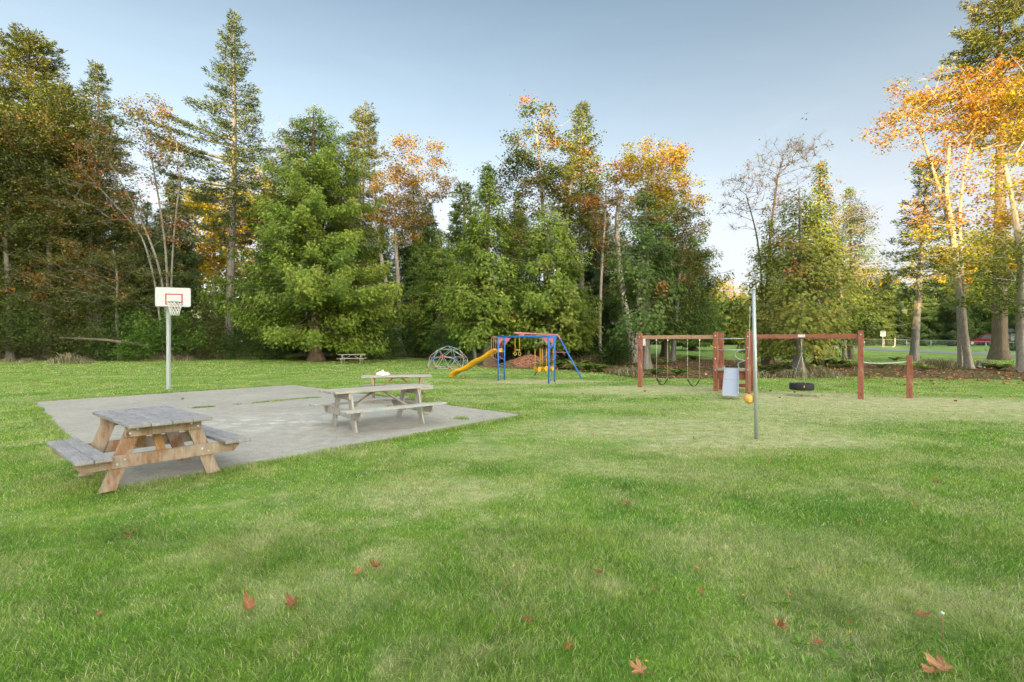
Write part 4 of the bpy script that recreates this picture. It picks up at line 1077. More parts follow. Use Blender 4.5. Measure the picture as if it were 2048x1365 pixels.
# ------------------------------------------------------------------ the wood behind: conifers one can tell apart, built from four patterns
def pattern(seed, kind, mat, **kw):
    if kind == 'c': g = cedar_geo(seed, 20, 4.6, **kw)
    else: g = fir_geo(seed, 20, 3.8, 3.0, **kw)
    (wv, wf), ch = g
    return np_mesh('trunk', wv, wf, smooth=True), leaf_mesh('crown', ch), mat
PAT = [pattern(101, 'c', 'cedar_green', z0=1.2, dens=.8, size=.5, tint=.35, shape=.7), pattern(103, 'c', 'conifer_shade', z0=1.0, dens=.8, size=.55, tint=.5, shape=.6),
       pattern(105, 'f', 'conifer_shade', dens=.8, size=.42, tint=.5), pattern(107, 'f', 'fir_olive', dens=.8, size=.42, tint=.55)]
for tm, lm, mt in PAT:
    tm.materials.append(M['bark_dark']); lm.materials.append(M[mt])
def back(px, d, top, k, label, wide=1.0, name='conifer_tree', group='conifers deep in the wood'):
    g = Vector(((px - CX) / F * d, d, float(ground(0, d))))
    H = HC + (HY - top) * d / F - g.z; s = H / 20
    tm, lm, mt = PAT[k]
    t = thing(name, g - Vector((0, 0, .1)), label, 'tree', group, rz=px * .7)
    for nm, me in (('trunk', tm), ('crown', lm)):
        o = bpy.data.objects.new(nm, me); COL.objects.link(o); o.parent = t
    t.scale = (s * wide, s * wide, s)
    return t
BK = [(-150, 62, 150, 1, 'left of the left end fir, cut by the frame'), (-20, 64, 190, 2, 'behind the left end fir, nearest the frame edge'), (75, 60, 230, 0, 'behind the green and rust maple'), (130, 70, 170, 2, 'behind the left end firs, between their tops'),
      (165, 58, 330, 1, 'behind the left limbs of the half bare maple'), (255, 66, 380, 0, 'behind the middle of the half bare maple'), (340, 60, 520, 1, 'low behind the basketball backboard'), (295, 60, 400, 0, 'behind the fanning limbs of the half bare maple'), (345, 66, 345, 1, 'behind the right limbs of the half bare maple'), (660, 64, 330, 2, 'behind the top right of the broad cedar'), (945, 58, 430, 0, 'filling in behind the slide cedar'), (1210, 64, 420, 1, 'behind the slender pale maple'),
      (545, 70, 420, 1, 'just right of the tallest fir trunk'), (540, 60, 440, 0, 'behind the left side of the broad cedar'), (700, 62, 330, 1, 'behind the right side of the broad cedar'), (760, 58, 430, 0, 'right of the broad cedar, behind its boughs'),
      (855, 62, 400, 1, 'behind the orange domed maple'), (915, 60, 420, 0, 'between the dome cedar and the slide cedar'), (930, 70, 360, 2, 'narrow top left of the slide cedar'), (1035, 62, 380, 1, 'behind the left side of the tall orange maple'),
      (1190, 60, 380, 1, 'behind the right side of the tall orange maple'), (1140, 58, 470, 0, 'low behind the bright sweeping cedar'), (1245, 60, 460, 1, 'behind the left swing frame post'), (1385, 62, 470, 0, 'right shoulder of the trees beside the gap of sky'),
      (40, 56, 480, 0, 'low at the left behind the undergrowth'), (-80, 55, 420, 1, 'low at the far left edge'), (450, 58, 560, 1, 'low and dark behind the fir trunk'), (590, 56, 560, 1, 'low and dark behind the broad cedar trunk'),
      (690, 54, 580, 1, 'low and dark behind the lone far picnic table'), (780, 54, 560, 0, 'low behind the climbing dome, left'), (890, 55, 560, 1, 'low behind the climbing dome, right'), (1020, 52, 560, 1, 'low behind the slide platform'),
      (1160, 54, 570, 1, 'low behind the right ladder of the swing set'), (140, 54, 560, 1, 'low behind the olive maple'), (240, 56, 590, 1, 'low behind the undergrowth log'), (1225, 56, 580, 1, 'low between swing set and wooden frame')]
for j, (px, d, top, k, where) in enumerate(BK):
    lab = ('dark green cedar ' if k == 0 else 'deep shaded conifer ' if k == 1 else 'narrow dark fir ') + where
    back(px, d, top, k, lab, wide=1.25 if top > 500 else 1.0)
# beyond the road
FAR = [(1395, 92, 592, 1, 'dark evergreen at the left end of the row over the bollards', 1.5), (1428, 96, 585, 0, 'dark evergreen just left of the utility pole', 1.5), (1462, 104, 600, 1, 'dark evergreen directly behind the utility pole', 1.7), (1500, 98, 596, 0, 'dark evergreen behind the tetherball pole, beyond the road', 1.5),
       (1545, 92, 600, 1, 'dark evergreen beyond the road, left of the tyre swing', 1.4), (1600, 88, 590, 1, 'dark evergreen beyond the road behind the tyre swing', 1.4), (1665, 86, 575, 0, 'dark evergreen beyond the road, right of the tyre swing', 1.4), (1722, 84, 565, 1, 'dark evergreen left of the speed sign', 1.3),
       (1775, 82, 545, 1, 'dark evergreen behind the speed sign', 1.3), (1845, 80, 560, 0, 'dark evergreen behind the leaning fir trunk', 1.3), (1905, 78, 545, 1, 'dark evergreen behind the pale twin trunks', 1.2), (1965, 88, 520, 0, 'green evergreen over the red pickup', 1.2),
       (2030, 84, 540, 0, 'green evergreen over the grey shed', 1.2), (2100, 76, 520, 1, 'evergreen at the right frame edge beyond the road', 1.2)]
for (px, d, top, k, lab, wd) in FAR:
    back(px, d, top, k, lab, wd, 'evergreen_tree', 'evergreens beyond the road')
GOLD = [(1412, 150, 568, 'leftmost gold lit tree on the skyline of the gap'), (1440, 160, 552, 'tallest gold lit tree on the skyline of the gap'), (1478, 150, 572, 'gold lit tree on the skyline right of the gap'), (1540, 145, 560, 'gold lit tree behind the bare tree trunk'),
        (1650, 130, 540, 'gold lit tree behind the thin topped cedar'), (1712, 125, 520, 'gold lit tree right of the yellow green cedars'), (1755, 125, 535, 'gold lit tree left of the leaning fir'), (1880, 120, 480, 'gold lit tree seen left of the pale twin trunks'),
        (1960, 120, 470, 'gold lit tree seen between twin trunks and the huge fir'), (2035, 118, 450, 'gold lit tree right of the huge fir'), (1600, 138, 560, 'gold lit tree behind the tyre swing cedar')]
gg = [broadleaf_geo(200 + q, [(0, 0, 9, 4.5, 4.5, 6), (1.5, 0, 6, 4.5, 4.5, 4), (-1.5, .5, 12, 3, 3, 4)], [[(0, 0, 0), (.2, 0, 5), (0, 0, 10)]], 150, 46, leaf=.42, cr=1.0, tint=.5, amp=.3, r0=.3, twigs=0) for q in range(2)]
gm = []
for (wv, wf), ch in gg:
    a = np_mesh('trunk', wv, wf, smooth=True); b = leaf_mesh('crown', ch); a.materials.append(M['bark_grey']); b.materials.append(M['maple_gold']); gm.append((a, b))
for j, (px, d, top, lab) in enumerate(GOLD):
    g = Vector(((px - CX) / F * d, d, float(ground(0, d)))); H = HC + (HY - top) * d / F - g.z
    t = thing('autumn_tree', g, lab, 'tree', 'gold lit trees far beyond the road', rz=j * 1.3)
    for nm, me in zip(('trunk', 'crown'), gm[j % 2]):
        o = bpy.data.objects.new(nm, me); COL.objects.link(o); o.parent = t
    t.scale = (H / 16 * 1.1, H / 16 * 1.1, H / 16)

# ------------------------------------------------------------------ undergrowth
shrub(333, 722, 75, 92, 'bright green rhododendron behind the basketball pole', 'shrub_bright', seed=301, n=90, per=40, leaf=.24, cr=.4, tint=.5, d=43)
shrub(268, 722, 34, 45, 'small bright green bush left of the basketball pole', 'shrub_bright', seed=302, n=40, per=34, leaf=.2, tint=.55, d=42.5)
UG = [(70, 66, 150, 'tall dense thicket behind the large dry grass clump', 'shrub_green'), (150, 60, 128, 'tall dense thicket behind the fallen log', 'shrub_olive'), (225, 56, 120, 'tall dense thicket left of the basketball backboard', 'shrub_green'), (0, 60, 140, 'tall dense thicket at the left frame edge', 'shrub_olive'), (400, 46, 110, 'tall brownish thicket right of the basketball net', 'shrub_olive'), (30, 52, 80, 'leafy green thicket at the left frame edge', 'shrub_green'), (100, 60, 62, 'olive thicket behind the dry grass clump', 'shrub_olive'), (175, 56, 55, 'low green bramble under the fallen log', 'shrub_green'), (235, 40, 50, 'green bramble left of the bright bush', 'shrub_green'),
      (410, 50, 70, 'dull olive thicket right of the rhododendron', 'shrub_olive'), (470, 44, 60, 'dark bramble at the foot of the tallest fir', 'shrub_green'), (540, 46, 42, 'low bramble left of the broad cedar trunk', 'shrub_green'), (705, 50, 52, 'dark bramble behind the lone far picnic table', 'shrub_green'),
      (765, 44, 50, 'dark bramble right of the lone far picnic table', 'shrub_green'), (900, 50, 60, 'dark bramble behind the climbing dome', 'shrub_green'), (1010, 40, 66, 'dark bramble behind the left ladder of the swing set', 'shrub_green'), (1060, 44, 80, 'dark bramble behind the trapeze', 'shrub_green'),
      (1140, 44, 66, 'dark bramble behind the slanted swing set leg', 'shrub_green'), (1230, 34, 44, 'low bramble right of the slender pale maple', 'shrub_green'), (-60, 60, 90, 'leafy thicket beyond the left edge', 'shrub_green'), (60, 60, 120, 'tall leafy thicket at the left behind the green one', 'shrub_olive'),
      (620, 60, 70, 'dark bramble deep behind the broad cedar trunk', 'shrub_green'), (835, 60, 70, 'dark bramble deep behind the dome cedar', 'shrub_green'), (940, 50, 90, 'dark holly behind the bent pale stem', 'shrub_green'), (560, 50, 70, 'dark bramble deep left of the broad cedar', 'shrub_green')]
for j, (px, wp, hp, lab, mt) in enumerate(UG):
    dd = (44.0 if 'tall dense' in lab else 45.5) + (3.0 if 'deep' in lab or 'behind the green' in lab else 0) - (0 if px < 850 else (px - 850) * .02)
    if 900 < px < 1240: dd = min(dd, 40.5)
    if px > 1200: dd = 37
    shrub(px, 0, wp, hp, lab, mt, seed=310 + j, d=dd, n=95, per=34, leaf=.17, cr=.42, tint=.45)

def fern_mesh(seed, nf=20, L=.85, tint=.45):
    rng = np.random.default_rng(seed); ch = []
    for k in range(nf):
        a = k * 2 * PI / nf + rng.normal(0, .2); l = L * rng.uniform(.7, 1.15); el = rng.uniform(.5, 1.15)
        m = 15; s = np.linspace(.1, 1, m)
        r = l * s * math.cos(el) * (1 + .15 * s); z = l * math.sin(el) * (s - .62 * s ** 2.2)
        C = np.stack([r * math.cos(a), r * math.sin(a), z + .03], 1); T = nrm(np.gradient(C, axis=0)); S = np.array([-math.sin(a), math.cos(a), 0])
        wl = .17 * l * np.sin(PI * np.clip(s * .93, 0, 1)) ** .7 + .02
        for sg in (1, -1):
            D = S * sg + T * .35; U = np.cross(S, T) * 1.0 + rng.normal(0, .1, (m, 3))
            ch.append(leaf_geo(C, D, U, wl, np.full(m, .065 * l), np.clip(np.full(m, tint + rng.normal(0, .15)), 0, 1), np.full(m, rng.uniform())))
        P0, P1 = C[:-1], C[1:]
        ch.append(leaf_geo(P0, P1 - P0, np.cross(S, T)[:-1], np.linalg.norm(P1 - P0, axis=1) * 1.2, np.full(m - 1, .02), np.full(m - 1, .9), np.full(m - 1, .4)))
    return leaf_mesh('fronds', ch)
FM = [fern_mesh(401), fern_mesh(402, 24, .9, .35), fern_mesh(403, 16, .8, .6)]
for me in FM: me.materials.append(M['fern'])
FERN = [(575, 722, 1.4, 'sword fern left of the broad cedar trunk'), (598, 720, 1.0, 'small sword fern touching the broad cedar trunk'), (832, 716, 1.0, 'sword fern below the dome cedar trunk'), (1085, 738, 1.1, 'sword fern behind the swing seats'), (1120, 738, 1.6, 'tall sword fern behind the right ladder'),
        (1150, 740, 1.7, 'big sword fern beside the slanted blue leg'), (1176, 744, 1.4, 'sword fern right of the slanted blue leg'), (1200, 745, 1.2, 'sword fern at the foot of the slender pale maple'), (1225, 726, 1.3, 'sword fern up the bed right of the slender maple'), (1247, 722, 1.3, 'sword fern left of the leaning maple trunk'),
        (1310, 752, 1.0, 'sword fern between the wooden post and the first swing'), (1330, 730, 1.3, 'sword fern under the dark cedar'), (1356, 752, 1.1, 'sword fern between the two wooden swings'), (1388, 722, 1.2, 'sword fern up the bed behind the second swing'), (1308, 728, 1.2, 'sword fern right of the wooden swing post'),
        (1528, 748, 1.3, 'sword fern right of the tetherball pole'), (1556, 748, 1.3, 'sword fern left of the pale cedar trunk'), (1512, 742, 1.2, 'sword fern just behind the tetherball pole'), (1655, 728, 1.2, 'dark sword fern right of the tyre swing cedars'), (1676, 736, 1.4, 'sword fern above the right end of the swing beam'),
        (1696, 738, 1.2, 'sword fern left of the tall right post'), (1762, 737, 1.0, 'sword fern under the sagging steel bar'), (1790, 723, .9, 'dark sword fern beyond the sagging steel bar'), (1850, 742, 1.2, 'sword fern right of the low end post'), (1998, 742, 1.2, 'sword fern in front of the huge fir'), (1976, 738, .9, 'small sword fern beside the white litter'),
        (1040, 716, 1.1, 'sword fern behind the trapeze rings'), (1010, 722, 1.1, 'sword fern behind the slide platform'), (700, 714, 1.0, 'sword fern behind the lone far picnic table'), (1632, 742, 1.1, 'sword fern at the second cedar trunk'), (1580, 752, .9, 'sword fern in front of the pale cedar trunk')]
for j, (px, py, sc, lab) in enumerate(FERN):
    g = G(px, py); o = bpy.data.objects.new('sword_fern', FM[j % 3]); COL.objects.link(o)
    o.location = g; o.scale = (sc, sc, sc * .95); o.rotation_euler = (0, 0, j * 1.1); tag(o, lab, 'fern', 'ferns in the leaf bed')
def drygrass_mesh(seed, n=230, H=.75, r=.75):
    rng = np.random.default_rng(seed); b = np.concatenate([rng.normal(0, r * .35, (n, 2)), np.zeros((n, 1))], 1)
    a = rng.uniform(0, 6.28, n); h = H * rng.uniform(.3, 1.15, n) * np.exp(-(np.hypot(b[:, 0], b[:, 1]) / (r * .75)) ** 2) + .1; l = h * rng.uniform(.2, 1.0, n)
    mid = b + np.stack([np.cos(a) * l * .35, np.sin(a) * l * .35, h * .75], 1); tip = b + np.stack([np.cos(a) * l, np.sin(a) * l, h * rng.uniform(.55, 1, n)], 1)
    s = np.stack([-np.sin(a), np.cos(a), 0 * a], 1) * .011
    v = np.stack([b - s, b + s, mid + s * .8, mid - s * .8, tip + s * .15, tip - s * .15], 1).reshape(-1, 3); k = np.arange(n)[:, None] * 6
    t = rng.uniform(0, 1, n)
    me = np_mesh('blades', v, np.concatenate([k + [0, 1, 2, 3], k + [3, 2, 4, 5]]), {'tint': np.repeat(t, 6), 'rnd': np.repeat(rng.uniform(0, 1, n), 6)})
    me.materials.append(M['drygrass']); return me
DG = [drygrass_mesh(501), drygrass_mesh(502, 180, .6, .8)]
DRYG = [(133, 727, 2.0, 'large dry grass clump left of the basketball hoop'), (118, 726, 1.4, 'dry grass at the left side of the large clump'), (165, 727, 1.3, 'dry grass right of the large clump'), (318, 722, 1.2, 'dry grass left of the basketball pole'), (352, 722, 1.3, 'dry grass just right of the basketball pole'), (300, 722, 1.0, 'thin dry grass under the rhododendron'), (378, 722, 1.0, 'dry grass right of the pole clump'),
        (15, 725, 1.1, 'dry grass at the left frame edge'), (55, 726, 1.0, 'dry grass between frame edge and large clump'), (440, 718, 1.0, 'dry grass below the tallest fir'), (1262, 752, 1.2, 'dry grass left of the first wooden post'), (1242, 748, 1.0, 'dry grass further left of the first wooden post'), (1600, 756, 1.0, 'dry grass behind the tyre'), (1572, 755, 1.1, 'dry grass left of the tyre'),
        (1640, 755, 1.2, 'straw grass right of the tyre'), (1662, 754, 1.1, 'straw grass further right of the tyre'), (1872, 737, 1.6, 'tall straw grass right of the low end post'), (1895, 735, 1.7, 'tall straw grass left of the pale twin trunks'), (1858, 733, 1.3, 'straw grass behind the low end post'), (1915, 739, 1.0, 'straw grass at the foot of the pale twin trunks'), (1965, 733, 1.2, 'straw grass right of the pale twin trunks'), (1985, 735, 1.1, 'straw grass left of the huge fir'),
        (1830, 722, 1.1, 'straw grass at the leaning fir trunk'), (1725, 730, 1.0, 'straw grass behind the tall right post'), (1520, 756, .9, 'dry grass behind the tetherball pole')]
for j, (px, py, sc, lab) in enumerate(DRYG):
    g = G(px, py); o = bpy.data.objects.new('dry_grass_clump', DG[j % 2]); COL.objects.link(o)
    o.location = g; o.scale = (sc * 1.1, sc * 1.1, sc * .62); o.rotation_euler = (0, 0, j * .9); tag(o, lab, 'dry grass', 'clumps of dry grass')

# fallen leaves and chips carpeting the bed and the lawn beside it
def litter_cloud(seed, n):
    rng = np.random.default_rng(seed); x = rng.uniform(-3, 36, n); y = rng.uniform(16, 50, n)
    f = bed_front(x); b = bed_back(x)
    m = (y > f - rng.exponential(1.0, n) * np.where(x > 15, 2.2, .5)) & (y < b); x, y = x[m], y[m]; n = len(x)
    P = np.stack([x, y, ground(x, y) + rng.uniform(.02, .07, n)], 1); D = rng.normal(0, 1, (n, 3)); D[:, 2] *= .35; U = rng.normal(0, .4, (n, 3)); U[:, 2] += 1
    L = rng.uniform(.07, .20, n)
    return leaf_mesh('leaf_litter', [leaf_geo(P, D, U, L, L * .7, rng.uniform(0, 1, n) ** 1.6, rng.uniform(0, 1, n), .2)])
tag(link('leaf_litter', litter_cloud(601, 17000), M['leaf_dry']), 'reddish brown leaf litter strewn over the bed under the trees', 'leaf litter', kind='stuff')

# the wood closing the view far behind reads as one dark mass
def wood_mass(seed, n):
    rng = np.random.default_rng(seed); x = rng.uniform(-190, 190, n); y = 118 + 14 * rng.uniform(-1, 1, n) - np.abs(x) * .12
    top = np.interp(x, [-190, -60, -30, 20, 40, 52, 70, 100, 190], [16, 16, 10, 9, 9, 9.5, 11, 12, 13]) * (1 + .22 * wob(x * .25, y * .1, 0, 9))
    z = ground(x, y) + top * rng.uniform(0, 1, n) ** .8
    P = np.stack([x, y, z], 1); D = rng.normal(0, 1, (n, 3)); U = rng.normal(0, .7, (n, 3)); U[:, 2] += .6; L = rng.uniform(.8, 1.7, n)
    return leaf_mesh('distant_wood', [leaf_geo(P, D, U, L, L * .7, np.clip(.45 + .3 * wob(x * .3, z * .4, 0, 9), 0, 1), rng.uniform(0, 1, n))])
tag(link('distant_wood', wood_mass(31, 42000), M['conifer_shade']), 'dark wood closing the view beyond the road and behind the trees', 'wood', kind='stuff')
def hedge(name, pts, h, n, label, seed, mat='shrub_green'):
    rng = np.random.default_rng(seed); t = rng.uniform(0, len(pts) - 1, n); px = np.interp(t, range(len(pts)), [p[0] for p in pts]); py = np.interp(t, range(len(pts)), [p[1] for p in pts])
    x = px + rng.normal(0, .6, n); y = py + rng.normal(0, .6, n); z = ground(x, y) + h * (1 + .25 * wob(x * .6, y * .6, 0, 9)) * rng.uniform(0, 1, n) ** .8
    P = np.stack([x, y, z], 1); D = rng.normal(0, 1, (n, 3)); U = rng.normal(0, .6, (n, 3)); U[:, 2] += 1; L = rng.uniform(.25, .5, n)
    me = leaf_mesh(name, [leaf_geo(P, D, U, L, L * .6, np.clip(.4 + .3 * wob(x, z, 0, 9), 0, 1), rng.uniform(0, 1, n))])
    return tag(link(name, me, M[mat]), label, 'hedge')
hedge('hedge', [(57.5, 80), (54, 92), (50, 106), (30, 118)], 5.0, 24000, 'dark overgrown hedge behind the far part of the chain link fence', 33, 'conifer_shade')
hedge('hedge', [(66, 46), (64, 54), (62, 63)], 1.1, 6000, 'low clipped green hedge below the grey shed', 34)
# ------------------------------------------------------------------ picnic tables
YZ = Matrix(((0, 0, 1, 0), (1, 0, 0, 0), (0, 1, 0, 0), (0, 0, 0, 1)))      # (a, b, c) -> y, z, x
def prism_yz(mb, poly, th, x, off=0.0):
    Mx = Matrix.Translation((x, 0, 0)) @ YZ
    t = bmesh.new(); lo = [t.verts.new((p[0], p[1], -th / 2)) for p in poly]; hi = [t.verts.new((p[0], p[1], th / 2)) for p in poly]; n = len(poly)
    t.faces.new(hi); t.faces.new(lo[::-1])
    for i in range(n): t.faces.new([lo[i], lo[(i + 1) % n], hi[(i + 1) % n], hi[i]])
    bmesh.ops.recalc_face_normals(t, faces=t.faces[:]); bmesh.ops.bevel(t, geom=t.edges[:], offset=.004, segments=1, affect='EDGES')
    mb._add(t, Mx, 1); return mb
def picnic_table(loc, rz, L, Wd, tw, label, mats, top=.74, seat=.43, inset=.30, seed=1, planks=5, bolts=True, spread=.53, outer=True, seat_mat=None, sw=.30):
    rng = random.Random(seed)
    t = thing('picnic_table', loc, label, 'picnic table', None, rz)
    mt, mf = mats
    th = .04
    mb = MB(); mb.seed = seed * 11; pw = tw / planks
    for k in range(planks):
        dl = rng.uniform(-.008, .008)
        mb.box((dl, -tw / 2 + pw * (k + .5), top - th / 2 + rng.uniform(-.0025, .0025)), (L + rng.uniform(-.012, .012), pw - .006, th), bevel=.006)
    mb.build('tabletop', M[mt], t)
    for sg in (-1, 1):
        mb = MB(); mb.seed = seed * 7 + sg
        for k in range(2):
            mb.box((rng.uniform(-.01, .01), sg * (Wd / 2 - sw / 4 - k * sw / 2), seat - th / 2 + rng.uniform(-.003, .003)), (L + rng.uniform(-.02, .02), sw / 2 - .006, th), bevel=.006)
        mb.build('seat', M[seat_mat or mt], t)
    lw = .072
    for ex in (-1, 1):
        x = ex * (L / 2 - inset)
        for sg in (-1, 1):
            mb = MB(); mb.seed = seed * 5 + ex * 2 + sg + 20
            y0, y1 = sg * spread, sg * (tw / 2 - .13)
            prism_yz(mb, [(y0 - lw * 1.08, 0), (y0 + lw * 1.08, 0), (y1 + lw * 1.08, top - th - .002), (y1 - lw * 1.08, top - th - .002)], .038, x)
            lg = mb.build('leg', M[mf], t)
            if bolts:
                for (z, dx) in ((seat - .115, .040), (top - .105, .040)):
                    f = z / (top - th); y = y0 + (y1 - y0) * f
                    for dy in (-.035, .035):
                        b = MB(); b.disc((x + ex * (.0195 + .039 + .004), y + dy, z + dy * .55 * -sg), (1, 0, 0), .013, .008, 8); b.build('bolt', M['bolt'], lg)
        mb = MB(); mb.seed = seed + 40 + ex
        h = .14; z1 = seat - th - .002; c = .07
        prism_yz(mb, [(-Wd / 2 + .03 + c, z1 - h), (Wd / 2 - .03 - c, z1 - h), (Wd / 2 - .03, z1 - h * .45), (Wd / 2 - .03, z1), (-Wd / 2 + .03, z1), (-Wd / 2 + .03, z1 - h * .45)], .038, x + ex * .0395)
        mb.build('crossbeam', M[mf], t)
        mb = MB(); mb.seed = seed + 60 + ex
        z1 = top - th - .002
        prism_yz(mb, [(-tw / 2 + .03, z1 - .125), (tw / 2 - .03, z1 - .125), (tw / 2 - .03, z1), (-tw / 2 + .03, z1)], .038, x + ex * .0395)
        mb.build('top_support', M['wood_orange' if mf == 'wood_warm' and ex < 0 else mf], t)
        mb = MB(); mb.seed = seed + 80 + ex
        a = Vector((x - ex * .025, 0, seat - .13)); b = Vector((ex * .10, 0, top - th - .03)); d = b - a
        mb.box((a + b) / 2, (d.length, .088, .038), ax=d, up=(0, 1, 0) if False else d.cross(Vector((0, 1, 0))))
        mb.build('brace', M['wood_orange' if mf in ('wood_warm',) else mf], t)
    mb = MB(); mb.seed = seed + 99
    mb.box((0, 0, top - th - .021), (.088, tw - .06, .038), ax=(0, 1, 0)); mb.build('centre_batten', M[mf], t)
    return t
picnic_table((-4.50, 6.22, .026), math.atan2(-.64, .77), 1.70, 1.70, .82, 'warm brown picnic table with a grey top at the near corner of the concrete slab', ('wood_grey', 'wood_warm'), seed=1, planks=4, inset=.33, top=.745)
picnic_table((-2.66, 9.98, .026), math.atan2(.68, .73), 2.12, 1.66, .73, 'pale weathered picnic table with worn teal paint on its seats, middle of the concrete slab', ('wood_pale', 'wood_pale'), seed=2, inset=.34, seat_mat='wood_teal', sw=.26, spread=.46)
picnic_table((-3.25, 14.15, .0), math.atan2(-.12, .99) + .35, 1.92, 1.55, .72, 'pale picnic table at the back of the slab with a white cloth on it', ('wood_pale', 'wood_warm'), seed=3, inset=.32, sw=.26, bolts=False, spread=.47)
g4 = Vector((-12.4, 38.8, float(ground(0, 38.8))))
picnic_table(g4, .12, 2.0, 1.6, .72, 'small looking grey picnic table alone at the edge of the wood', ('wood_pale', 'wood_pale'), seed=4, inset=.32, sw=.26, bolts=False)
# crumpled cloth
def crumple(name, c, sx, sy, sz, mat, label, cat, seed=1):
    rng = np.random.default_rng(seed); t = bmesh.new(); bmesh.ops.create_icosphere(t, subdivisions=4, radius=1)
    for v in t.verts:
        p = v.co; k = 1 + .20 * math.sin(p.x * 5 + seed) * math.cos(p.y * 6) + .16 * math.sin(p.x * 11 + p.z * 9) + .13 * math.sin(p.y * 13 + p.x * 4)
        v.co = Vector((p.x * sx * k, p.y * sy * k, max(0, p.z) * sz * k * (1 - .45 * max(0, p.x))))
    me = bpy.data.meshes.new(name); t.to_mesh(me); t.free()
    for f in me.polygons: f.use_smooth = True
    o = link(name, me, M[mat]); o.location = c
    return tag(o, label, cat)
c = W(766, 750, 14.15); c.z = .742
crumple('cloth', c, .17, .11, .115, 'cloth', 'crumpled white cloth lying on the tabletop at the back of the slab', 'cloth', 2)

# ------------------------------------------------------------------ basketball hoop
hb = G(337, 779)
hoop = thing('basketball_hoop', hb, 'white backboard with a red square and white net on a square grey pole', 'basketball hoop')
mb = MB(); mb.box((0, 0, 1.62), (3.3, .105, .105), ax=(0, 0, 1), bevel=.01); pole = mb.build('pole', M['steel_white'], hoop)
mb = MB(); mb.box((0, 0, .01), (.2, .2, .02), bevel=.004); mb.build('base_plate', M['galv'], hoop)
bn = Vector((.33, -.944, 0)).normalized(); bs = Vector((.944, .33, 0)).normalized()
bc = Vector((.45, -.42, 3.25))
mb = MB(); mb.box(tuple(bc * .5 + Vector((-.02, 0, 1.62))), (.46, .06, .06), ax=bc - Vector((0, 0, 3.29)) + Vector((0, 0, .0)), bevel=.006)
mb.box(tuple(Vector((.1, -.16, 3.05))), (.55, .05, .05), ax=Vector((.22, -.36, .28)), bevel=.006); mb.build('mounting_arm', M['dark'], hoop)
MBd = Matrix(((bs.x, 0, bn.x, bc.x), (bs.y, 0, bn.y, bc.y), (0, 1, 0, bc.z), (0, 0, 0, 1)))
def rrect(w_, h_, r, n=6):
    out = []
    for (cx_, cy_, a0) in ((w_ / 2 - r, h_ / 2 - r, 0), (-w_ / 2 + r, h_ / 2 - r, 90), (-w_ / 2 + r, -h_ / 2 + r, 180), (w_ / 2 - r, -h_ / 2 + r, 270)):
        for k in range(n + 1):
            a = math.radians(a0 + 90 * k / n); out.append((cx_ + r * math.cos(a), cy_ + r * math.sin(a)))
    return out
mb = MB(); mb.prism(rrect(1.06, .66, .05), .03, MBd, bevel=.003); bb = mb.build('backboard', M['white'], hoop)
mb = MB(); mb.prism(rrect(1.09, .69, .06), .026, MBd @ Matrix.Translation((0, 0, -.012)), bevel=.003); mb.build('board_rim', M['dark'], hoop)
mb = MB(); sqz = -.10
for (cx_, cy_, w_, h_) in ((0, .10, .52, .036), (0, -.245, .52, .036), (-.242, -.072, .036, .31), (.242, -.072, .036, .31)):
    mb.prism(rrect(w_, h_, .004, 1), .006, MBd @ Matrix.Translation((cx_ + .03, cy_, .019)))
mb.build('target_square', M['red'], bb)
rc = bc + bn * .34 + bs * .14; rc.z = 3.05
mb = MB(); mb.tube([rc + Vector((math.cos(a), math.sin(a), 0)) * .215 for a in np.linspace(0, 2 * PI, 28, endpoint=False)], .010, 8, closed=True)
mb.box(tuple(rc - bn * .29 + Vector((0, 0, -.02))), (.14, .12, .03), ax=bn); rim = mb.build('rim', M['dark'], hoop)
mb = MB(); ns = 12; lev = [(0, .213), (-.09, .20), (-.18, .178), (-.27, .155), (-.36, .138), (-.45, .132)]
for k in range(ns):
    for sg in (1, -1):
        pts = []
        for li, (dz, r) in enumerate(lev):
            a = 2 * PI * (k + sg * .5 * li) / ns; pts.append(rc + Vector((math.cos(a) * r, math.sin(a) * r, dz - .01)))
        mb.tube(pts, .0075, 4)
mb.build('net', M['net'], rim)

# ------------------------------------------------------------------ tetherball
tb = G(1513, 876)
tp_ = thing('tetherball_pole', tb, 'tall galvanised tetherball pole standing on the worn lawn', 'pole')
mb = MB(); top = Vector((-.05, 0, 2.60)); mb.tube([(0, 0, -.05), (-.025, 0, 1.3), top], [.035, .032, .029], 18); mb.build('shaft', M['galv'], tp_)
mb = MB(); mb.tube([top + Vector((0, 0, -.012)), top + Vector((0, 0, .014))], .034, 16); mb.tube([top + Vector((-.03, .03, -.3)), top + Vector((-.055, .035, -.3)), top + Vector((-.055, .035, -.32))], .006, 6); mb.build('cap', M['galv'], tp_)
ball = thing('tetherball', tb + Vector((-.092, .085, .67)), 'worn yellow ball hanging on a pale cord beside its pole', 'ball')
mb = MB(); mb.sphere((0, 0, 0), .086, 28); bl = mb.build('ball', M['ball'], ball)
mb = MB()
for k in range(3):
    a = k * PI / 3; mb.tube([Vector((math.cos(a) * math.cos(q), math.sin(a) * math.cos(q), math.sin(q))) * .0865 for q in np.linspace(0, 2 * PI, 30, endpoint=False)], .0012, 4, closed=True)
mb.build('seam', M['wood_orange'], bl)
mb = MB(); mb.tube([(0, 0, .085), (0, 0, .11)], .012, 8); mb.build('loop', M['dark'], ball)
mb = MB(); mb.tube([(0, 0, .10), (-.003, -.005, .8), (-.002, -.05, 1.62)], .0055, 6); mb.tube([(-.004, -.045, 1.5), (-.004, -.05, 1.62)], .011, 6); mb.build('cord', M['rope'], ball)

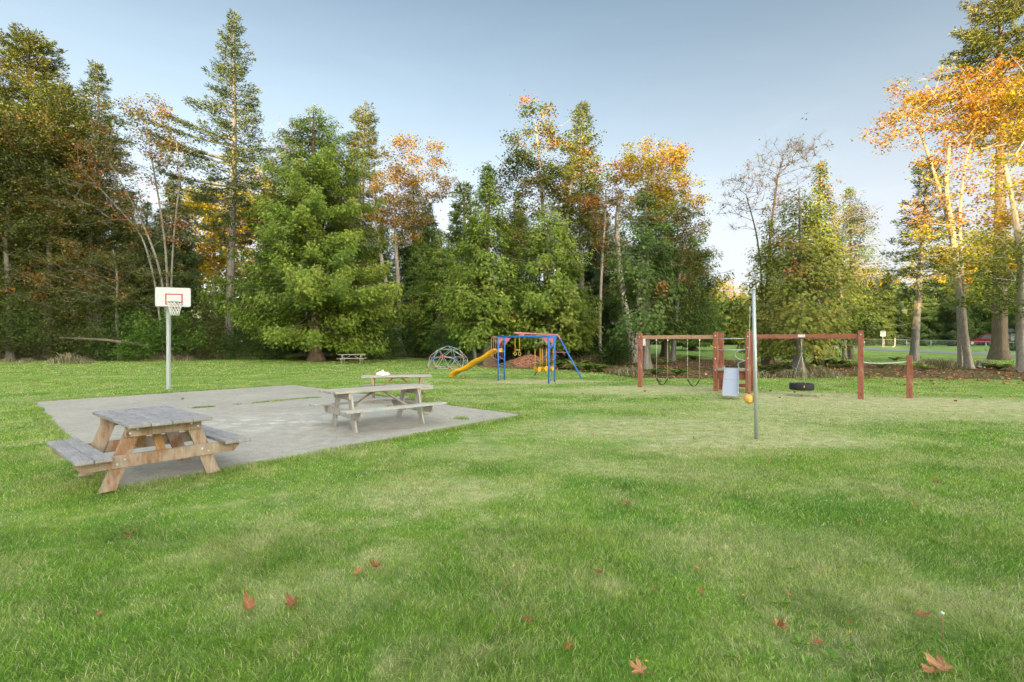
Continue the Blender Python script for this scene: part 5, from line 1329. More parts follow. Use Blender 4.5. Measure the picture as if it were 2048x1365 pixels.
# ------------------------------------------------------------------ climbing dome
dc = Vector((-4.22, 33.0, 0.0))
dome = thing('climbing_dome', dc, 'geodesic climbing dome of pale bars with red, blue and green hubs', 'climbing dome', rz=.2)
t = bmesh.new(); bmesh.ops.create_icosphere(t, subdivisions=2, radius=1)
vs = [v.co.copy() for v in t.verts]; ed = [(e.verts[0].index, e.verts[1].index) for e in t.edges]; t.free()
def dpos(v): return Vector((v.x * 1.40, v.y * 1.40, max(.03, v.z * 1.45)))
cyl = MB(); cyl.tube([(0, 0, -.5), (0, 0, .5)], 1, 8); co = cyl.build('bar', M['galv'], dome); cm = co.data; bpy.data.objects.remove(co)
for (a, b) in ed:
    if vs[a].z < -.02 or vs[b].z < -.02: continue
    A, B = dpos(vs[a]), dpos(vs[b]); d = B - A
    o = bpy.data.objects.new('bar', cm); COL.objects.link(o); o.parent = dome
    o.matrix_local = Matrix.Translation((A + B) / 2) @ Vector((0, 0, 1)).rotation_difference(d).to_matrix().to_4x4() @ Matrix.Diagonal((.014, .014, d.length, 1))
def hubmesh(col):
    mb = MB(); mb.disc((0, 0, 0), (0, 0, 1), .055, .05, 12)
    for k in range(5):
        a = k * 2 * PI / 5; mb.tube([(0, 0, 0), (.095 * math.cos(a), .095 * math.sin(a), -.012)], [.032, .022], 6)
    o = mb.build('hub', M[col]); me = o.data; bpy.data.objects.remove(o); return me
HM = {k: hubmesh(k) for k in ('hub_red', 'hub_green', 'hub_blue')}
q = 0
for v in vs:
    if v.z < -.02: continue
    e = math.degrees(math.asin(min(1, v.z))); az = math.degrees(math.atan2(v.y, v.x)) % 360
    if e > 80: c = 'hub_blue'
    elif e > 45: c = 'hub_green'
    elif e > 10: c = 'hub_red' if int(round(az / 36)) % 2 else 'hub_blue'
    else: c = 'hub_red' if int(round((az - 18) / 36)) % 2 else 'hub_green'
    o = bpy.data.objects.new('hub', HM[c]); COL.objects.link(o); o.parent = dome
    p = dpos(v); n = Vector((v.x, v.y, max(.05, v.z))); o.matrix_local = Matrix.Translation(p) @ Vector((0, 0, 1)).rotation_difference(n).to_matrix().to_4x4()
    o['label'] = {'hub_red': 'red star shaped hub', 'hub_green': 'green star shaped hub', 'hub_blue': 'blue star shaped hub'}[c]

# ------------------------------------------------------------------ blue swing and slide set
def at0(px, py): g = G0(px, py); return Vector((g[0], g[1], 0))
LL1, LL2, RL1, RL2 = at0(996.3, 761.7), at0(1009, 760), at0(1097.5, 767.8), at0(1109.3, 764.2)
org = Vector((.4, 21.6, 0))
ps = thing('swing_set', org, 'blue steel play frame with ladders at both ends, pink gussets and a wavy yellow slide', 'swing set')
def rel(v): return Vector(v) - org
ZB = 1.905
for nm, (A, B), zs in (('ladder', (LL1, LL2), (1.26, .95, .65, .355, .07)), ('ladder', (RL1, RL2), (.96, .68, .39, .1))):
    mb = MB()
    for p in (A, B): mb.tube([rel(p), rel(p) + Vector((0, 0, ZB))], .034, 12)
    ld = mb.build(nm, M['blue'], ps)
    for z in zs:
        r = MB(); r.tube([rel(A) + Vector((0, 0, z)), rel(B) + Vector((0, 0, z))], .013, 8); r.build('rung', M['yellow_pale' if z == 1.26 else 'blue'], ld)
for (A, B) in ((LL1, RL1), (LL2, RL2)):
    mb = MB(); d = (B - A).normalized() * .06
    mb.tube([rel(A) - d + Vector((0, 0, ZB + .02)), rel(B) + d + Vector((0, 0, ZB + .02))], .037, 12); mb.build('top_rail', M['blue'], ps)
for p, dr in ((LL1, RL1 - LL1), (LL2, RL2 - LL2), (RL1, LL1 - RL1), (RL2, LL2 - RL2)):
    d = dr.normalized(); mb = MB(); P0 = rel(p) + d * .036 + Vector((0, 0, ZB - .02)); n = Vector((-d.y, d.x, 0)) * .006
    a, b, c_ = P0, P0 + d * .30, P0 + Vector((0, 0, -.34))
    mb.poly([a + n, b + n, c_ + n]); mb.poly([c_ - n, b - n, a - n]); mb.poly([a + n, a - n, b - n, b + n]); mb.poly([b + n, b - n, c_ - n, c_ + n]); mb.poly([c_ + n, c_ - n, a - n, a + n])
    mb.build('gusset', M['pink'], ps)
PB0 = Vector((.10, 21.05, 2.075)); AP = Vector((2.24, 24.4, 2.045)); LR = at0(1163.3, 757.6); LB = at0(1069, 751)
dirp = (AP - PB0).normalized()
mb = MB(); kn = AP + (LR - AP).normalized() * .28
mb.tube([rel(PB0), rel(PB0 + dirp * 2), rel(AP - dirp * .12), rel(AP + (LR - AP).normalized() * .08), rel(kn)], .036, 12); mb.build('crossbar', M['pink'], ps)
for base in (LR, LB):
    mb = MB(); mb.tube([rel(AP + (base - AP).normalized() * (.25 if base is LR else .02)), rel(base)], .034, 12); mb.build('slanted_leg', M['blue'], ps)
mb = MB(); f = (2.045 - 1.2) / 2.045; mb.tube([rel(AP + (LB - AP) * f), rel(AP + (LR - AP) * f)], .016, 8); mb.build('tie_bar', M['pink'], ps)
mb = MB(); c = rel((.42, 21.52, 1.985)); mb.box(c, (.22, .09, .09), ax=(RL1 - LL1), bevel=.01); mb.build('clamp', M['pink'], ps)
# slide
sd_ = Vector((-.83, .555, 0)).normalized(); sn = Vector((-sd_.y, sd_.x, 0)) * -1
S0 = (LL1 + LL2) / 2 + Vector((.03, 0, 0)); SL = 2.88
prof = [(.04, 1.27), (.07, 1.29), (.12, 1.27), (.2, 1.17), (.28, 1.02), (.36, .90), (.44, .83), (.52, .75), (.60, .60), (.68, .46), (.76, .37), (.84, .32), (.9, .26), (.95, .17), (1.0, .06)]
pt = np.interp(np.linspace(0, 14, 57), np.arange(15), [p[0] for p in prof]); pz = np.interp(np.linspace(0, 14, 57), np.arange(15), [p[1] for p in prof])
for _ in range(3): pz[1:-1] = (pz[:-2] + 2 * pz[1:-1] + pz[2:]) / 4
sec = [(-.25, .10), (-.235, .125), (-.205, .12), (-.185, .02), (-.15, 0), (.15, 0), (.185, .02), (.205, .12), (.235, .125), (.25, .10), (.235, -.02), (-.235, -.02)]
Vv = []
for a, z in zip(pt, pz):
    wfac = 1
    for (u, v) in sec: p = rel(S0 + sd_ * (SL * a) + sn * u) + Vector((0, 0, z + v)); Vv.append(tuple(p))
m = len(sec); Ff = []
for i in range(len(pt) - 1):
    for k in range(m): Ff.append((i * m + k, i * m + (k + 1) % m, (i + 1) * m + (k + 1) % m, (i + 1) * m + k))
me = bpy.data.meshes.new('slide'); me.from_pydata(Vv, [], Ff + [tuple(range(m)), tuple(range((len(pt) - 1) * m, len(pt) * m))[::-1]]); me.update()
for f_ in me.polygons: f_.use_smooth = True
link('slide', me, M['yellow'], ps)
for A, off in ((LL1, -1), (LL2, 1)):
    mb = MB(); a = rel(A); e = sd_ * .36
    mb.tube([a + Vector((0, 0, 1.93)), a + e * .75 + Vector((0, 0, 1.93)), a + e * .95 + Vector((0, 0, 1.90)), a + e + Vector((0, 0, 1.82)), a + e + Vector((0, 0, 1.12)), a + e * .88 + Vector((0, 0, 1.04)), a + Vector((0, 0, .87))], .013, 8)
    for k in (.36, .68): mb.tube([a + e * k + Vector((0, 0, 1.93)), a + e * k + Vector((0, 0, .87 + .2 * k))], .010, 8)
    mb.build('handrail', M['pink'], ps)
# swings hanging from the pink crossbar
def bpt(t): return PB0 + (AP - PB0) * t
for j, (t0, t1, lab) in enumerate(((.437, .555, 'yellow strap swing of the blue frame hanging nearest the slide'), (.604, .708, 'yellow strap swing of the blue frame between the other two'), (.775, .872, 'yellow strap swing of the blue frame seen behind the right ladder'))):
    A, B = bpt(t0), bpt(t1); mid = (A + B) / 2; sw = thing('swing', Vector((mid.x, mid.y, 0)), lab, 'swing', 'yellow swings of the blue frame')
    for P in (A, B):
        a = P - sw.location - Vector((0, 0, .036)); mb = MB(); mb.tube([a, Vector((a.x, a.y, 1.36))], .005, 5); ch = mb.build('chain', M['chain'], sw)
        mb = MB(); mb.tube([Vector((a.x, a.y, 1.38)), Vector((a.x, a.y, .56))], .013, 8); mb.build('chain_sleeve', M['yellow'], ch)
    hd = (B - A) / 2; hd.z = 0; n = Vector((-hd.y, hd.x, 0)).normalized(); rows_ = []
    for k in range(13):
        s = -1 + 2 * k / 12; z = .36 + .20 * abs(s) ** 2.2; wv = .07 + .05 * (1 - s * s)
        rows_.append((hd * s, z, wv))
    V_, F_ = [], []
    for (c, z, wv) in rows_:
        for (u, dz) in ((-1, 0), (1, 0), (1, -.022), (-1, -.022)): V_.append(tuple(c + n * wv * u + Vector((0, 0, z + dz))))
    for i in range(12):
        for k in range(4): F_.append((i * 4 + k, i * 4 + (k + 1) % 4, i * 4 + 4 + (k + 1) % 4, i * 4 + 4 + k))
    me = bpy.data.meshes.new('seat'); me.from_pydata(V_, [], F_ + [(0, 1, 2, 3), (51, 50, 49, 48)]); me.update()
    link('seat', me, M['yellow'], sw)
# trapeze
def front(t): return LL1 + (RL1 - LL1) * t
A, B = front(.352), front(.442); tz = thing('trapeze', Vector(((A.x + B.x) / 2, (A.y + B.y) / 2, 0)), 'yellow trapeze bar with two hanging rings on the blue rail', 'trapeze')
for P in (A, B):
    a = P - tz.location; mb = MB(); mb.tube([Vector((a.x, a.y, 1.89)), Vector((a.x, a.y, 1.36))], .014, 8); mb.build('chain_sleeve', M['yellow'], tz)
    mb = MB(); mb.tube([Vector((a.x, a.y, 1.355)), Vector((a.x, a.y, 1.30))], .004, 5)
    mb.tube([Vector((a.x + .055 * math.sin(q) * (1 - .45 * max(0, math.cos(q))), a.y, 1.20 + .085 * math.cos(q))) for q in np.linspace(0, 2 * PI, 20, endpoint=False)], .010, 8, closed=True); mb.build('ring', M['yellow_pale'], tz)
mb = MB(); d = (B - A).normalized() * .03; mb.tube([A - tz.location - d + Vector((0, 0, 1.35)), B - tz.location + d + Vector((0, 0, 1.35))], .016, 8); mb.build('bar', M['yellow_pale'], tz)

# ------------------------------------------------------------------ red wooden play frame
U1 = Vector((.82, -.572, 0)).normalized(); U2 = Vector((-U1.y, U1.x, 0))   # along the beams, towards the back
PA = Vector((4.82, 18.8, 0))
def along(t, w_=0.0): return PA + U1 * t + U2 * w_
TA, TB, TC_, TD = 0.0, 2.70, 3.72, 6.80
wf = thing('play_frame', along(3.2), 'long red timber play frame of tall posts and beams with a little steel slide', 'play frame')
o0 = wf.location.copy()
PW = .145
def post(t, w_, h, bolts=(), holes=(), worn=0.0, name='post', mat='wood_red', P=None, face=None):
    p = (along(t, w_) if P is None else P) - o0
    mb = MB(); mb.box((p.x, p.y, h / 2 - .05), (h + .1, PW, PW), ax=(0, 0, 1), up=tuple(U2 if face is None else face), bevel=.009)
    fn = -(U2 if face is None else face)
    nf = len(mb.bm.faces)
    for z in holes: mb.disc(tuple(p + fn * (PW / 2 + .0005) + Vector((0, 0, z))), tuple(fn), .011, .004, 8)
    mb.bm.faces.ensure_lookup_table()
    for k in range(nf, len(mb.bm.faces)): mb.bm.faces[k].material_index = 1
    o = mb.build(name, M[mat], wf); o.data.materials.append(M['hole'])
    for z in bolts:
        b = MB(); b.disc(tuple(p + fn * (PW / 2 + .006) + Vector((0, 0, z))), tuple(fn), .028, .012, 12); b.sphere(tuple(p + fn * (PW / 2 + .012) + Vector((0, 0, z))), .017, 8); b.build('bolt', M['galv'], o)
    return o
pA = post(TA, 0, 2.02, bolts=(1.88,), holes=(1.48, 1.13, .76, .42))
post(TB, 0, 2.03, bolts=(1.90, 1.50, 1.11, .72), holes=(.35,))
post(TC_, 0, 2.02, bolts=(1.87, 1.50, 1.14, .76), holes=(.36, .07))
post(TB, .85, 2.02); post(TC_, .85, 2.02)
post(TD, 0, 2.02, bolts=(1.90,), holes=(1.53, 1.15, .77, .42, .10))
PE = Vector((12.02, 15.12, 0)); fE = Vector((.6, .8, 0)).normalized()
post(0, 0, 1.28, holes=(1.10, .72, .40, .06), P=PE, name='low_post', face=fE)
for (a, b, mt) in ((TA, TB, 'wood_redpale'), (TC_, TD, 'wood_red')):
    mb = MB(); mb.seed = int(a * 3); p = (along(a) + along(b)) / 2 - o0
    mb.box((p.x, p.y, 1.86), (b - a - PW - .004, .09, .14), ax=tuple(U1), bevel=.008); mb.build('beam', M[mt], wf)
for w_ in (0, .85):
    for z in (1.80, 1.42):
        mb = MB(); mb.tube([along(TB, w_) - o0 + U1 * .07 + Vector((0, 0, z)), along(TC_, w_) - o0 - U1 * .07 + Vector((0, 0, z))], .017, 10)
        if w_ == 0: mb.build('rail', M['galv'], wf)
        else: mb.bm.free()
# platform
mb = MB(); p = (along(TB, .42) + along(TC_, .42)) / 2 - o0
for k in range(6):
    c = p + U2 * (-.36 + .145 * k); mb.box((c.x, c.y, .755), (TC_ - TB - PW - .01, .135, .04), ax=tuple(U1), bevel=.006)
mb.box(tuple(p - U2 * .455 + Vector((0, 0, .75))), (TC_ - TB - PW - .006, .04, .09), ax=tuple(U1), up=(0, 0, 1), bevel=.005)
mb.build('deck', M['wood_deck'], wf)
for (w_, z, h) in ((.02, .55, .26), (.87, .55, .26), (.87, .16, .12)):
    mb = MB(); c = (along(TB, w_) + along(TC_, w_)) / 2 - o0; mb.box((c.x, c.y, z), (TC_ - TB - PW - .006, .04, h), ax=tuple(U1), up=tuple(U2), bevel=.005) if False else mb.box((c.x, c.y, z), (TC_ - TB - PW - .006, h, .04), ax=tuple(U1), up=tuple(U2), bevel=.005)
    mb.build('skirt_board', M['wood_red'], wf)
# steel slide
a0 = W(1463.3, 736, 0 + 16.85); e0 = W(1460.5, 791.5, 14.55); a0.z = .80; e0.z = .12
sdir = (e0 - a0); sh = Vector((sdir.x, sdir.y, 0)).normalized(); sw_ = Vector((-sh.y, sh.x, 0))
rows_ = []
for s in np.linspace(0, 1, 15):
    p = a0 + (e0 - a0) * s; z = .80 - .68 * (s * .94 + .06 * s * s) - .03 * math.sin(PI * s)
    rows_.append(Vector((p.x, p.y, z)))
sec = [(-.235, .075), (-.222, .08), (-.215, .0), (.215, 0), (.222, .08), (.235, .075), (.228, -.012), (-.228, -.012)]
Vv, Ff = [], []; m = len(sec)
for p in rows_:
    for (u, v) in sec: Vv.append(tuple(p - o0 + sw_ * u * .92 + Vector((0, 0, v))))
for i in range(len(rows_) - 1):
    for k in range(m): Ff.append((i * m + k, i * m + (k + 1) % m, (i + 1) * m + (k + 1) % m, (i + 1) * m + k))
me = bpy.data.meshes.new('slide'); me.from_pydata(Vv, [], Ff + [tuple(range(m)), tuple(range((len(rows_) - 1) * m, len(rows_) * m))[::-1]]); me.update()
link('slide', me, M['slide_steel'], wf)
for u in (-.215, .215):
    mb = MB(); mb.tube([tuple(p - o0 + sw_ * u + Vector((0, 0, .075))) for p in rows_], .014, 8); mb.build('side_rail', M['galv'], wf)
mb = MB(); p = rows_[6] - o0; mb.box(tuple(p + Vector((0, 0, .004))), (.40, .03, .006), ax=tuple(sw_), up=tuple((rows_[7] - rows_[6]).cross(sw_) * -1)); mb.build('seam', M['galv'], wf)
# looped climbing bars behind the platform
cc = (along(TC_, .85) - U1 * .07) - o0
def arc(c, r, a0_, a1_, z, n=16): return [c + U1 * (-r + r * 0) * 0 + U1 * (-r * 1.9 * math.sin(a)) + Vector((0, 0, z + r * math.cos(a))) for a in np.linspace(a0_, a1_, n)]
for (r, z, a1_) in ((.20, 1.24, PI), (.15, .88, .62 * PI)):
    mb = MB(); c = cc - U1 * (.12 if r > .18 else .12)
    pts = [cc + Vector((0, 0, z + r))] + arc(c, r, 0, a1_, z)
    if a1_ == PI: pts += [cc + Vector((0, 0, z - r))]
    mb.tube(pts, .014, 8); mb.build('climbing_loop', M['galv'], wf)
# sagging steel bar between the tall and the low end post
mb = MB(); A = along(TD) - o0 + Vector((.07, 0, 1.07)); B = PE - o0 + Vector((-.07, 0, 1.10))
mb.tube([A + (B - A) * s + Vector((0, 0, -.045 * math.sin(PI * s))) for s in np.linspace(0, 1, 12)], .016, 8); mb.build('sagging_bar', M['galv'], wf)
mb = MB(); c = along(.17, -.05) - o0; mb.box((c.x, c.y, 1.68), (.25, .10, .012), ax=(0, 0, 1), up=tuple(U2)); mb.build('notice_plate', M['tin'], wf)
mb = MB(); c = along(5.27, -.055) - o0; mb.box((c.x, c.y, 1.875), (.20, .085, .016), ax=tuple(U1), up=tuple(U2)); mb.build('bracket_plate', M['tin'], wf)
# blue scribble on the first post
mb = MB(); c = along(TA) - o0 - U2 * (PW / 2 + .002) + Vector((0, 0, 1.40)); rs = random.Random(4)
mb.tube([c + U1 * rs.uniform(-.05, .05) + Vector((0, 0, rs.uniform(-.055, .055))) for _ in range(22)], .004, 4); mb.build('scribble', M['bluemark'], pA)
# belt swings
for j, (t0, t1, lab) in enumerate(((.62, 1.04, 'black belt swing under the red beam nearest the end post'), (1.74, 2.16, 'black belt swing under the red beam nearest the slide'))):
    A, B = along(t0), along(t1); mid = (A + B) / 2; sw = thing('swing', mid, lab, 'swing', 'black belt swings')
    for sg, P in ((-1, A), (1, B)):
        a = P - mid; mb = MB(); e = Vector((a.x * .95, a.y * .95, .36)); mb.tube([a + Vector((0, 0, 1.74)), e], .0065, 6); c_ = mb.build('chain', M['rope'], sw)
        mb = MB(); mb.disc(tuple(a + Vector((0, 0, 1.76))), (0, 1, 0), .026, .02, 8); mb.tube([a + Vector((0, 0, 1.79)), a + Vector((0, 0, 1.72))], .010, 6); mb.build('shackle', M['bolt'], c_)
    h = (B - A) * .475; n = U2; V_, F_ = [], []
    for k in range(15):
        s = -1 + 2 * k / 14; z = .13 + .235 * abs(s) ** 2.1
        for (u, dz) in ((-.07, 0), (.07, 0), (.07, -.014), (-.07, -.014)): V_.append(tuple(h * s + n * u + Vector((0, 0, z + dz))))
    for i in range(14):
        for k in range(4): F_.append((i * 4 + k, i * 4 + (k + 1) % 4, i * 4 + 4 + (k + 1) % 4, i * 4 + 4 + k))
    me = bpy.data.meshes.new('seat'); me.from_pydata(V_, [], F_); me.update(); link('seat', me, M['black_rubber'], sw)
# tyre swing
tc = along(5.27); ty = thing('tyre_swing', tc, 'black car tyre hanging flat on chains under the right beam', 'tyre swing')
prof_ = [(.17, .0), (.18, .05), (.20, .085), (.24, .105), (.29, .108), (.33, .098), (.345, .07), (.347, .0)]
prof_ = prof_ + [(r, -z) for r, z in prof_[::-1][1:]] + [(.19, -.0)]
V_, F_ = [], []; NS = 48; m = len(prof_)
for k in range(NS):
    a = 2 * PI * k / NS
    for i, (r, z) in enumerate(prof_):
        g_ = -.006 if (r > .33 and (k % 2)) else 0; V_.append(((r + g_) * math.cos(a), (r + g_) * math.sin(a), z + .28))
for k in range(NS):
    for i in range(m): F_.append((k * m + i, ((k + 1) % NS) * m + i, ((k + 1) % NS) * m + (i + 1) % m, k * m + (i + 1) % m))
me = bpy.data.meshes.new('tyre'); me.from_pydata(V_, [], F_); me.update()
for f_ in me.polygons: f_.use_smooth = True
tyo = link('tyre', me, M['black_rubber'], ty)
mb = MB(); mb.sphere((-.10, -.325, .30), .03, 8, (1, .4, 1.4)); mb.build('rust_patch', M['wood_orange'], tyo)
mb = MB(); mb.tube([(0, 0, 1.79), (0, 0, 1.35)], .02, 6); mb.disc((0, 0, 1.32), (0, 0, 1), .035, .06, 10); mb.build('swivel', M['chain'], ty)
for k in range(3):
    a = 2 * PI * k / 3 + .4; mb = MB(); mb.tube([(0, 0, 1.31), (.26 * math.cos(a), .26 * math.sin(a), .38)], .006, 5); mb.build('chain', M['rope'], ty)

# ------------------------------------------------------------------ things among the trees
def mound(name, c, r, h, mat, label, cat, seed=1):
    xs_ = np.linspace(-1, 1, 40); X_, Y_ = np.meshgrid(xs_, xs_); Rr = np.sqrt(X_ ** 2 + Y_ ** 2)
    Z_ = h * np.exp(-(Rr * 1.9) ** 2) * (1 + .12 * wob(X_ * 3, Y_ * 3, 0, 9)) - .03 + .02 * wob(X_ * 9, Y_ * 9, 2, 12)
    V = np.stack([X_.ravel() * r, Y_.ravel() * r * .8, Z_.ravel()], 1); n = 40
    ii = (np.arange(n - 1)[:, None] * n + np.arange(n - 1)[None]).ravel()
    o = link(name, np_mesh(name, V, np.stack([ii, ii + 1, ii + n + 1, ii + n], 1), smooth=True), M[mat]); o.location = c
    return tag(o, label, cat)
M['chips'] = None
m_, nt_, out_ = newmat('red_woodchips'); geo_ = N(nt_, 'ShaderNodeNewGeometry'); vo_ = N(nt_, 'ShaderNodeTexVoronoi'); vo_.inputs['Scale'].default_value = 14; nt_.links.new(geo_.outputs['Position'], vo_.inputs['Vector'])
sp_ = N(nt_, 'ShaderNodeSeparateColor'); nt_.links.new(vo_.outputs['Color'], sp_.inputs[0])
principled(nt_, out_, ramp(nt_, sp_.outputs[0], [(.1, (.13, .045, .025)), (.5, (.30, .11, .06)), (.9, (.50, .27, .17))]), .95, normal=bump(nt_, sp_.outputs[0], .8, .05)); M['chips'] = m_
mound('woodchip_pile', (1.2, 35.2, .02), 3.3, .85, 'chips', 'heap of reddish wood chips behind the blue swing set', 'wood chips')
mound('soil_pile', (-.3, 33.8, .0), 1.5, .36, 'litter', 'low brown heap of dry litter behind the slide platform', 'soil heap')
def stump(px, py, d, wpx, top, label, seed):
    g = Vector(((px - CX) / F * d, d, float(ground(0, d)))); r = wpx * d / F / 2; H = HC + (HY - top) * d / F - g.z
    rng = np.random.default_rng(seed); zz = np.linspace(-.1, H, 12); V, Fc = trunk_tube(np.stack([0 * zz, 0 * zz, zz], 1), r * (1.25 - .3 * (zz / H).clip(0, 1)), 22, .35)
    V += rng.normal(0, .012, V.shape); n = len(V)
    t = thing('tree_stump', g, label, 'stump', 'old stumps'); link('bark', np_mesh('bark', V, Fc), M['stump'], t)
    ring = V[-22:]; mb = MB(); mb.poly([tuple(p) for p in ring]); mb.build('cut_face', M['stump'], t)
stump(1090, 720, 37, 30, 695, 'big grey stump behind the yellow swing seats', 1)
stump(1057, 716, 36, 7, 706, 'small cut stump on top of the wood chip heap', 2)
# fallen log in the undergrowth
A = W(120, 676, 43.0); B = W(300, 687, 42.0)
mb = MB(); mb.tube([A, (A + B) / 2 + Vector((0, 0, .05)), B + Vector((0, 0, -.2))], [.09, .12, .13], 10)
o = mb.build('fallen_log', M['stump']); tag(o, 'grey fallen log lying across the undergrowth left of the basketball hoop', 'log')
crumple('litter_bag', G(1964, 736), .22, .2, .26, 'cloth', 'white crumpled bag by the foot of the pale twin trunks', 'bag', 5)

# speed sign
sg = G(1766, 695.5); sg = Vector(((1766 - CX) / F * 70.5, 70.5, float(ground(0, 70.5))))
ss = thing('speed_sign', sg, 'white SPEED LIMIT 25 sign on a wooden post beyond the road', 'road sign', rz=-.25)
mb = MB(); mb.box((0, .05, 1.05), (2.15, .09, .09), ax=(0, 0, 1), bevel=.006); mb.build('post', M['wood_pale'], ss)
mb = MB(); mb.prism(rrect(.61, .76, .04, 3), .006, Matrix.Translation((0, -.003, 1.98)) @ Matrix.Rotation(PI / 2, 4, 'X'), bevel=.001); sb = mb.build('sign_board', M['white'], ss)
def text(body, size, loc, parent, mat, name='lettering', sx=1.0):
    cu = bpy.data.curves.new(name, 'FONT'); cu.body = body; cu.size = size; cu.align_x = 'CENTER'; cu.align_y = 'CENTER'; cu.extrude = .0015; cu.offset = .004
    o = bpy.data.objects.new(name, cu); COL.objects.link(o); dg = bpy.context.evaluated_depsgraph_get(); me = bpy.data.meshes.new_from_object(o.evaluated_get(dg)); bpy.data.objects.remove(o)
    o = link(name, me, mat, parent); o.location = loc; o.rotation_euler = (PI / 2, 0, 0); o.scale = (sx, 1, 1)
    return o
text('SPEED\nLIMIT', .15, (0, -.0085, 2.19), sb, M['black']); text('25', .38, (0, -.0085, 1.83), sb, M['black'], 'number')

# chain link fence beyond the road
FP = [(61, 46), (59.5, 53), (57, 62), (53.5, 72), (49.5, 86), (46, 100)]
fo = Vector((57, 62, float(ground(0, 62)))); fe = thing('chain_link_fence', fo, 'grey chain link fence running beyond the road', 'fence')
cum = [0]
for i in range(1, len(FP)): cum.append(cum[-1] + math.dist(FP[i], FP[i - 1]))
def fpt(s, z): x = np.interp(s, cum, [p[0] for p in FP]); y = np.interp(s, cum, [p[1] for p in FP]); return Vector((x, y, float(ground(0, y)) + z)) - fo
s = 0
while s < cum[-1]:
    mb = MB(); mb.tube([fpt(s, -.05), fpt(s, 1.16)], .035, 8); mb.build('fence_post', M['galv'], fe); s += 3.0
mb = MB(); mb.tube([fpt(s, 1.13) for s in np.linspace(0, cum[-1], 40)], .025, 6); mb.build('top_rail', M['galv'], fe)
P0, P1 = [], []
for s in np.arange(0, cum[-1] - 1.1, .13):
    P0.append(fpt(s, .02)); P1.append(fpt(s + 1.1, 1.12)); P0.append(fpt(s + 1.1, .02)); P1.append(fpt(s, 1.12))
V, Fc = seg_tubes(P0, P1, np.full(len(P0), .004), np.full(len(P0), .004), 3); link('wire_mesh', np_mesh('wire_mesh', V, Fc), M['galv'], fe)
# bent white pole and short markers
g = Vector(((1790 - CX) / F * 70, 70, float(ground(0, 70)))); mb = MB(); mb.tube([Vector((-.35, 0, .05)), Vector((-.02, 0, .2)), Vector((0, 0, .5)), Vector((0, 0, 1.35))], .04, 8)
o = mb.build('bent_pole', M['tin']); o.location = g; tag(o, 'white bent pipe pole right of the speed sign', 'pole')
for px, lab in ((1417.3, 'leftmost'), (1421.6, 'middle'), (1425.8, 'rightmost')):
    g = Vector(((px - CX) / F * 76, 76, float(ground(0, 76)))); o = thing('bollard', g, lab + ' of three short yellow bollards seen left of the slide tower', 'bollard', 'yellow bollards')
    mb = MB(); mb.tube([(0, 0, -.05), (0, 0, .52)], .06, 10); mb.build('post', M['trace'], o); mb = MB(); mb.sphere((0, 0, .52), .061, 10, (1, 1, .5)); mb.build('cap', M['trace'], o)
# utility pole
g = Vector(((1465.5 - CX) / F * 108, 108, float(ground(0, 108)))); up = thing('utility_pole', g, 'tall pale wooden utility pole in the gap of the trees', 'utility pole')
mb = MB(); mb.tube([(-.15, 0, -.2), (.05, 0, 4), (.22, 0, 8.1)], [.18, .15, .11], 12); pl = mb.build('pole', M['wood_pale'], up)
mb = MB(); mb.tube([(-.10, -.22, 5.9), (-.10, -.22, 6.65)], .16, 12); mb.build('transformer', M['tin'], up)
mb = MB(); mb.box((.1, -.02, 5.35), (1.0, .09, .09)); mb.build('crossarm', M['wood_pale'], up)
mb = MB(); mb.tube([(.1, 0, 4.2), (2.2, 0, .05)], .012, 5); mb.build('guy_wire', M['chain'], up)
mb = MB(); B = Vector((30, -38, 7.2)); A = Vector((.15, 0, 5.3)); mb.tube([A + (B - A) * s + Vector((0, 0, -1.2 * 4 * s * (1 - s) * .5)) for s in np.linspace(0, 1, 14)], .015, 5)
B = Vector((-34, 8, 3.0)); A = Vector((.05, 0, 4.1)); mb.tube([A + (B - A) * s + Vector((0, 0, -1.6 * s * (1 - s))) for s in np.linspace(0, 1, 14)], .015, 5); mb.build('overhead_wire', M['chain'], up)
g2 = Vector(((1478 - CX) / F * 104, 104, float(ground(0, 104)))); mb = MB(); mb.tube([(-.28, 0, 1.35), (.22, 0, -.1)], .07, 8); o = mb.build('leaning_stake', M['wood_pale']); o.location = g2; tag(o, 'short leaning wooden stake right of the utility pole', 'stake')
mb = MB(); g3 = Vector(((1487 - CX) / F * 100, 100, float(ground(0, 100)))); mb.box((0, 0, .38), (.95, .7, .78), bevel=.06); mb.box((.02, 0, .79), (.99, .74, .05), bevel=.02); o = mb.build('storage_bin', M['tarp']); o.location = g3; tag(o, 'blue covered bin beside the leaning stake', 'bin')

# red pickup parked beyond the fence
g = Vector(((1972 - CX) / F * 76, 76, float(ground(0, 76)) + .12)); tr = thing('pickup_truck', g, 'red pickup truck half hidden behind the huge fir beyond the fence', 'truck', rz=PI - .55)
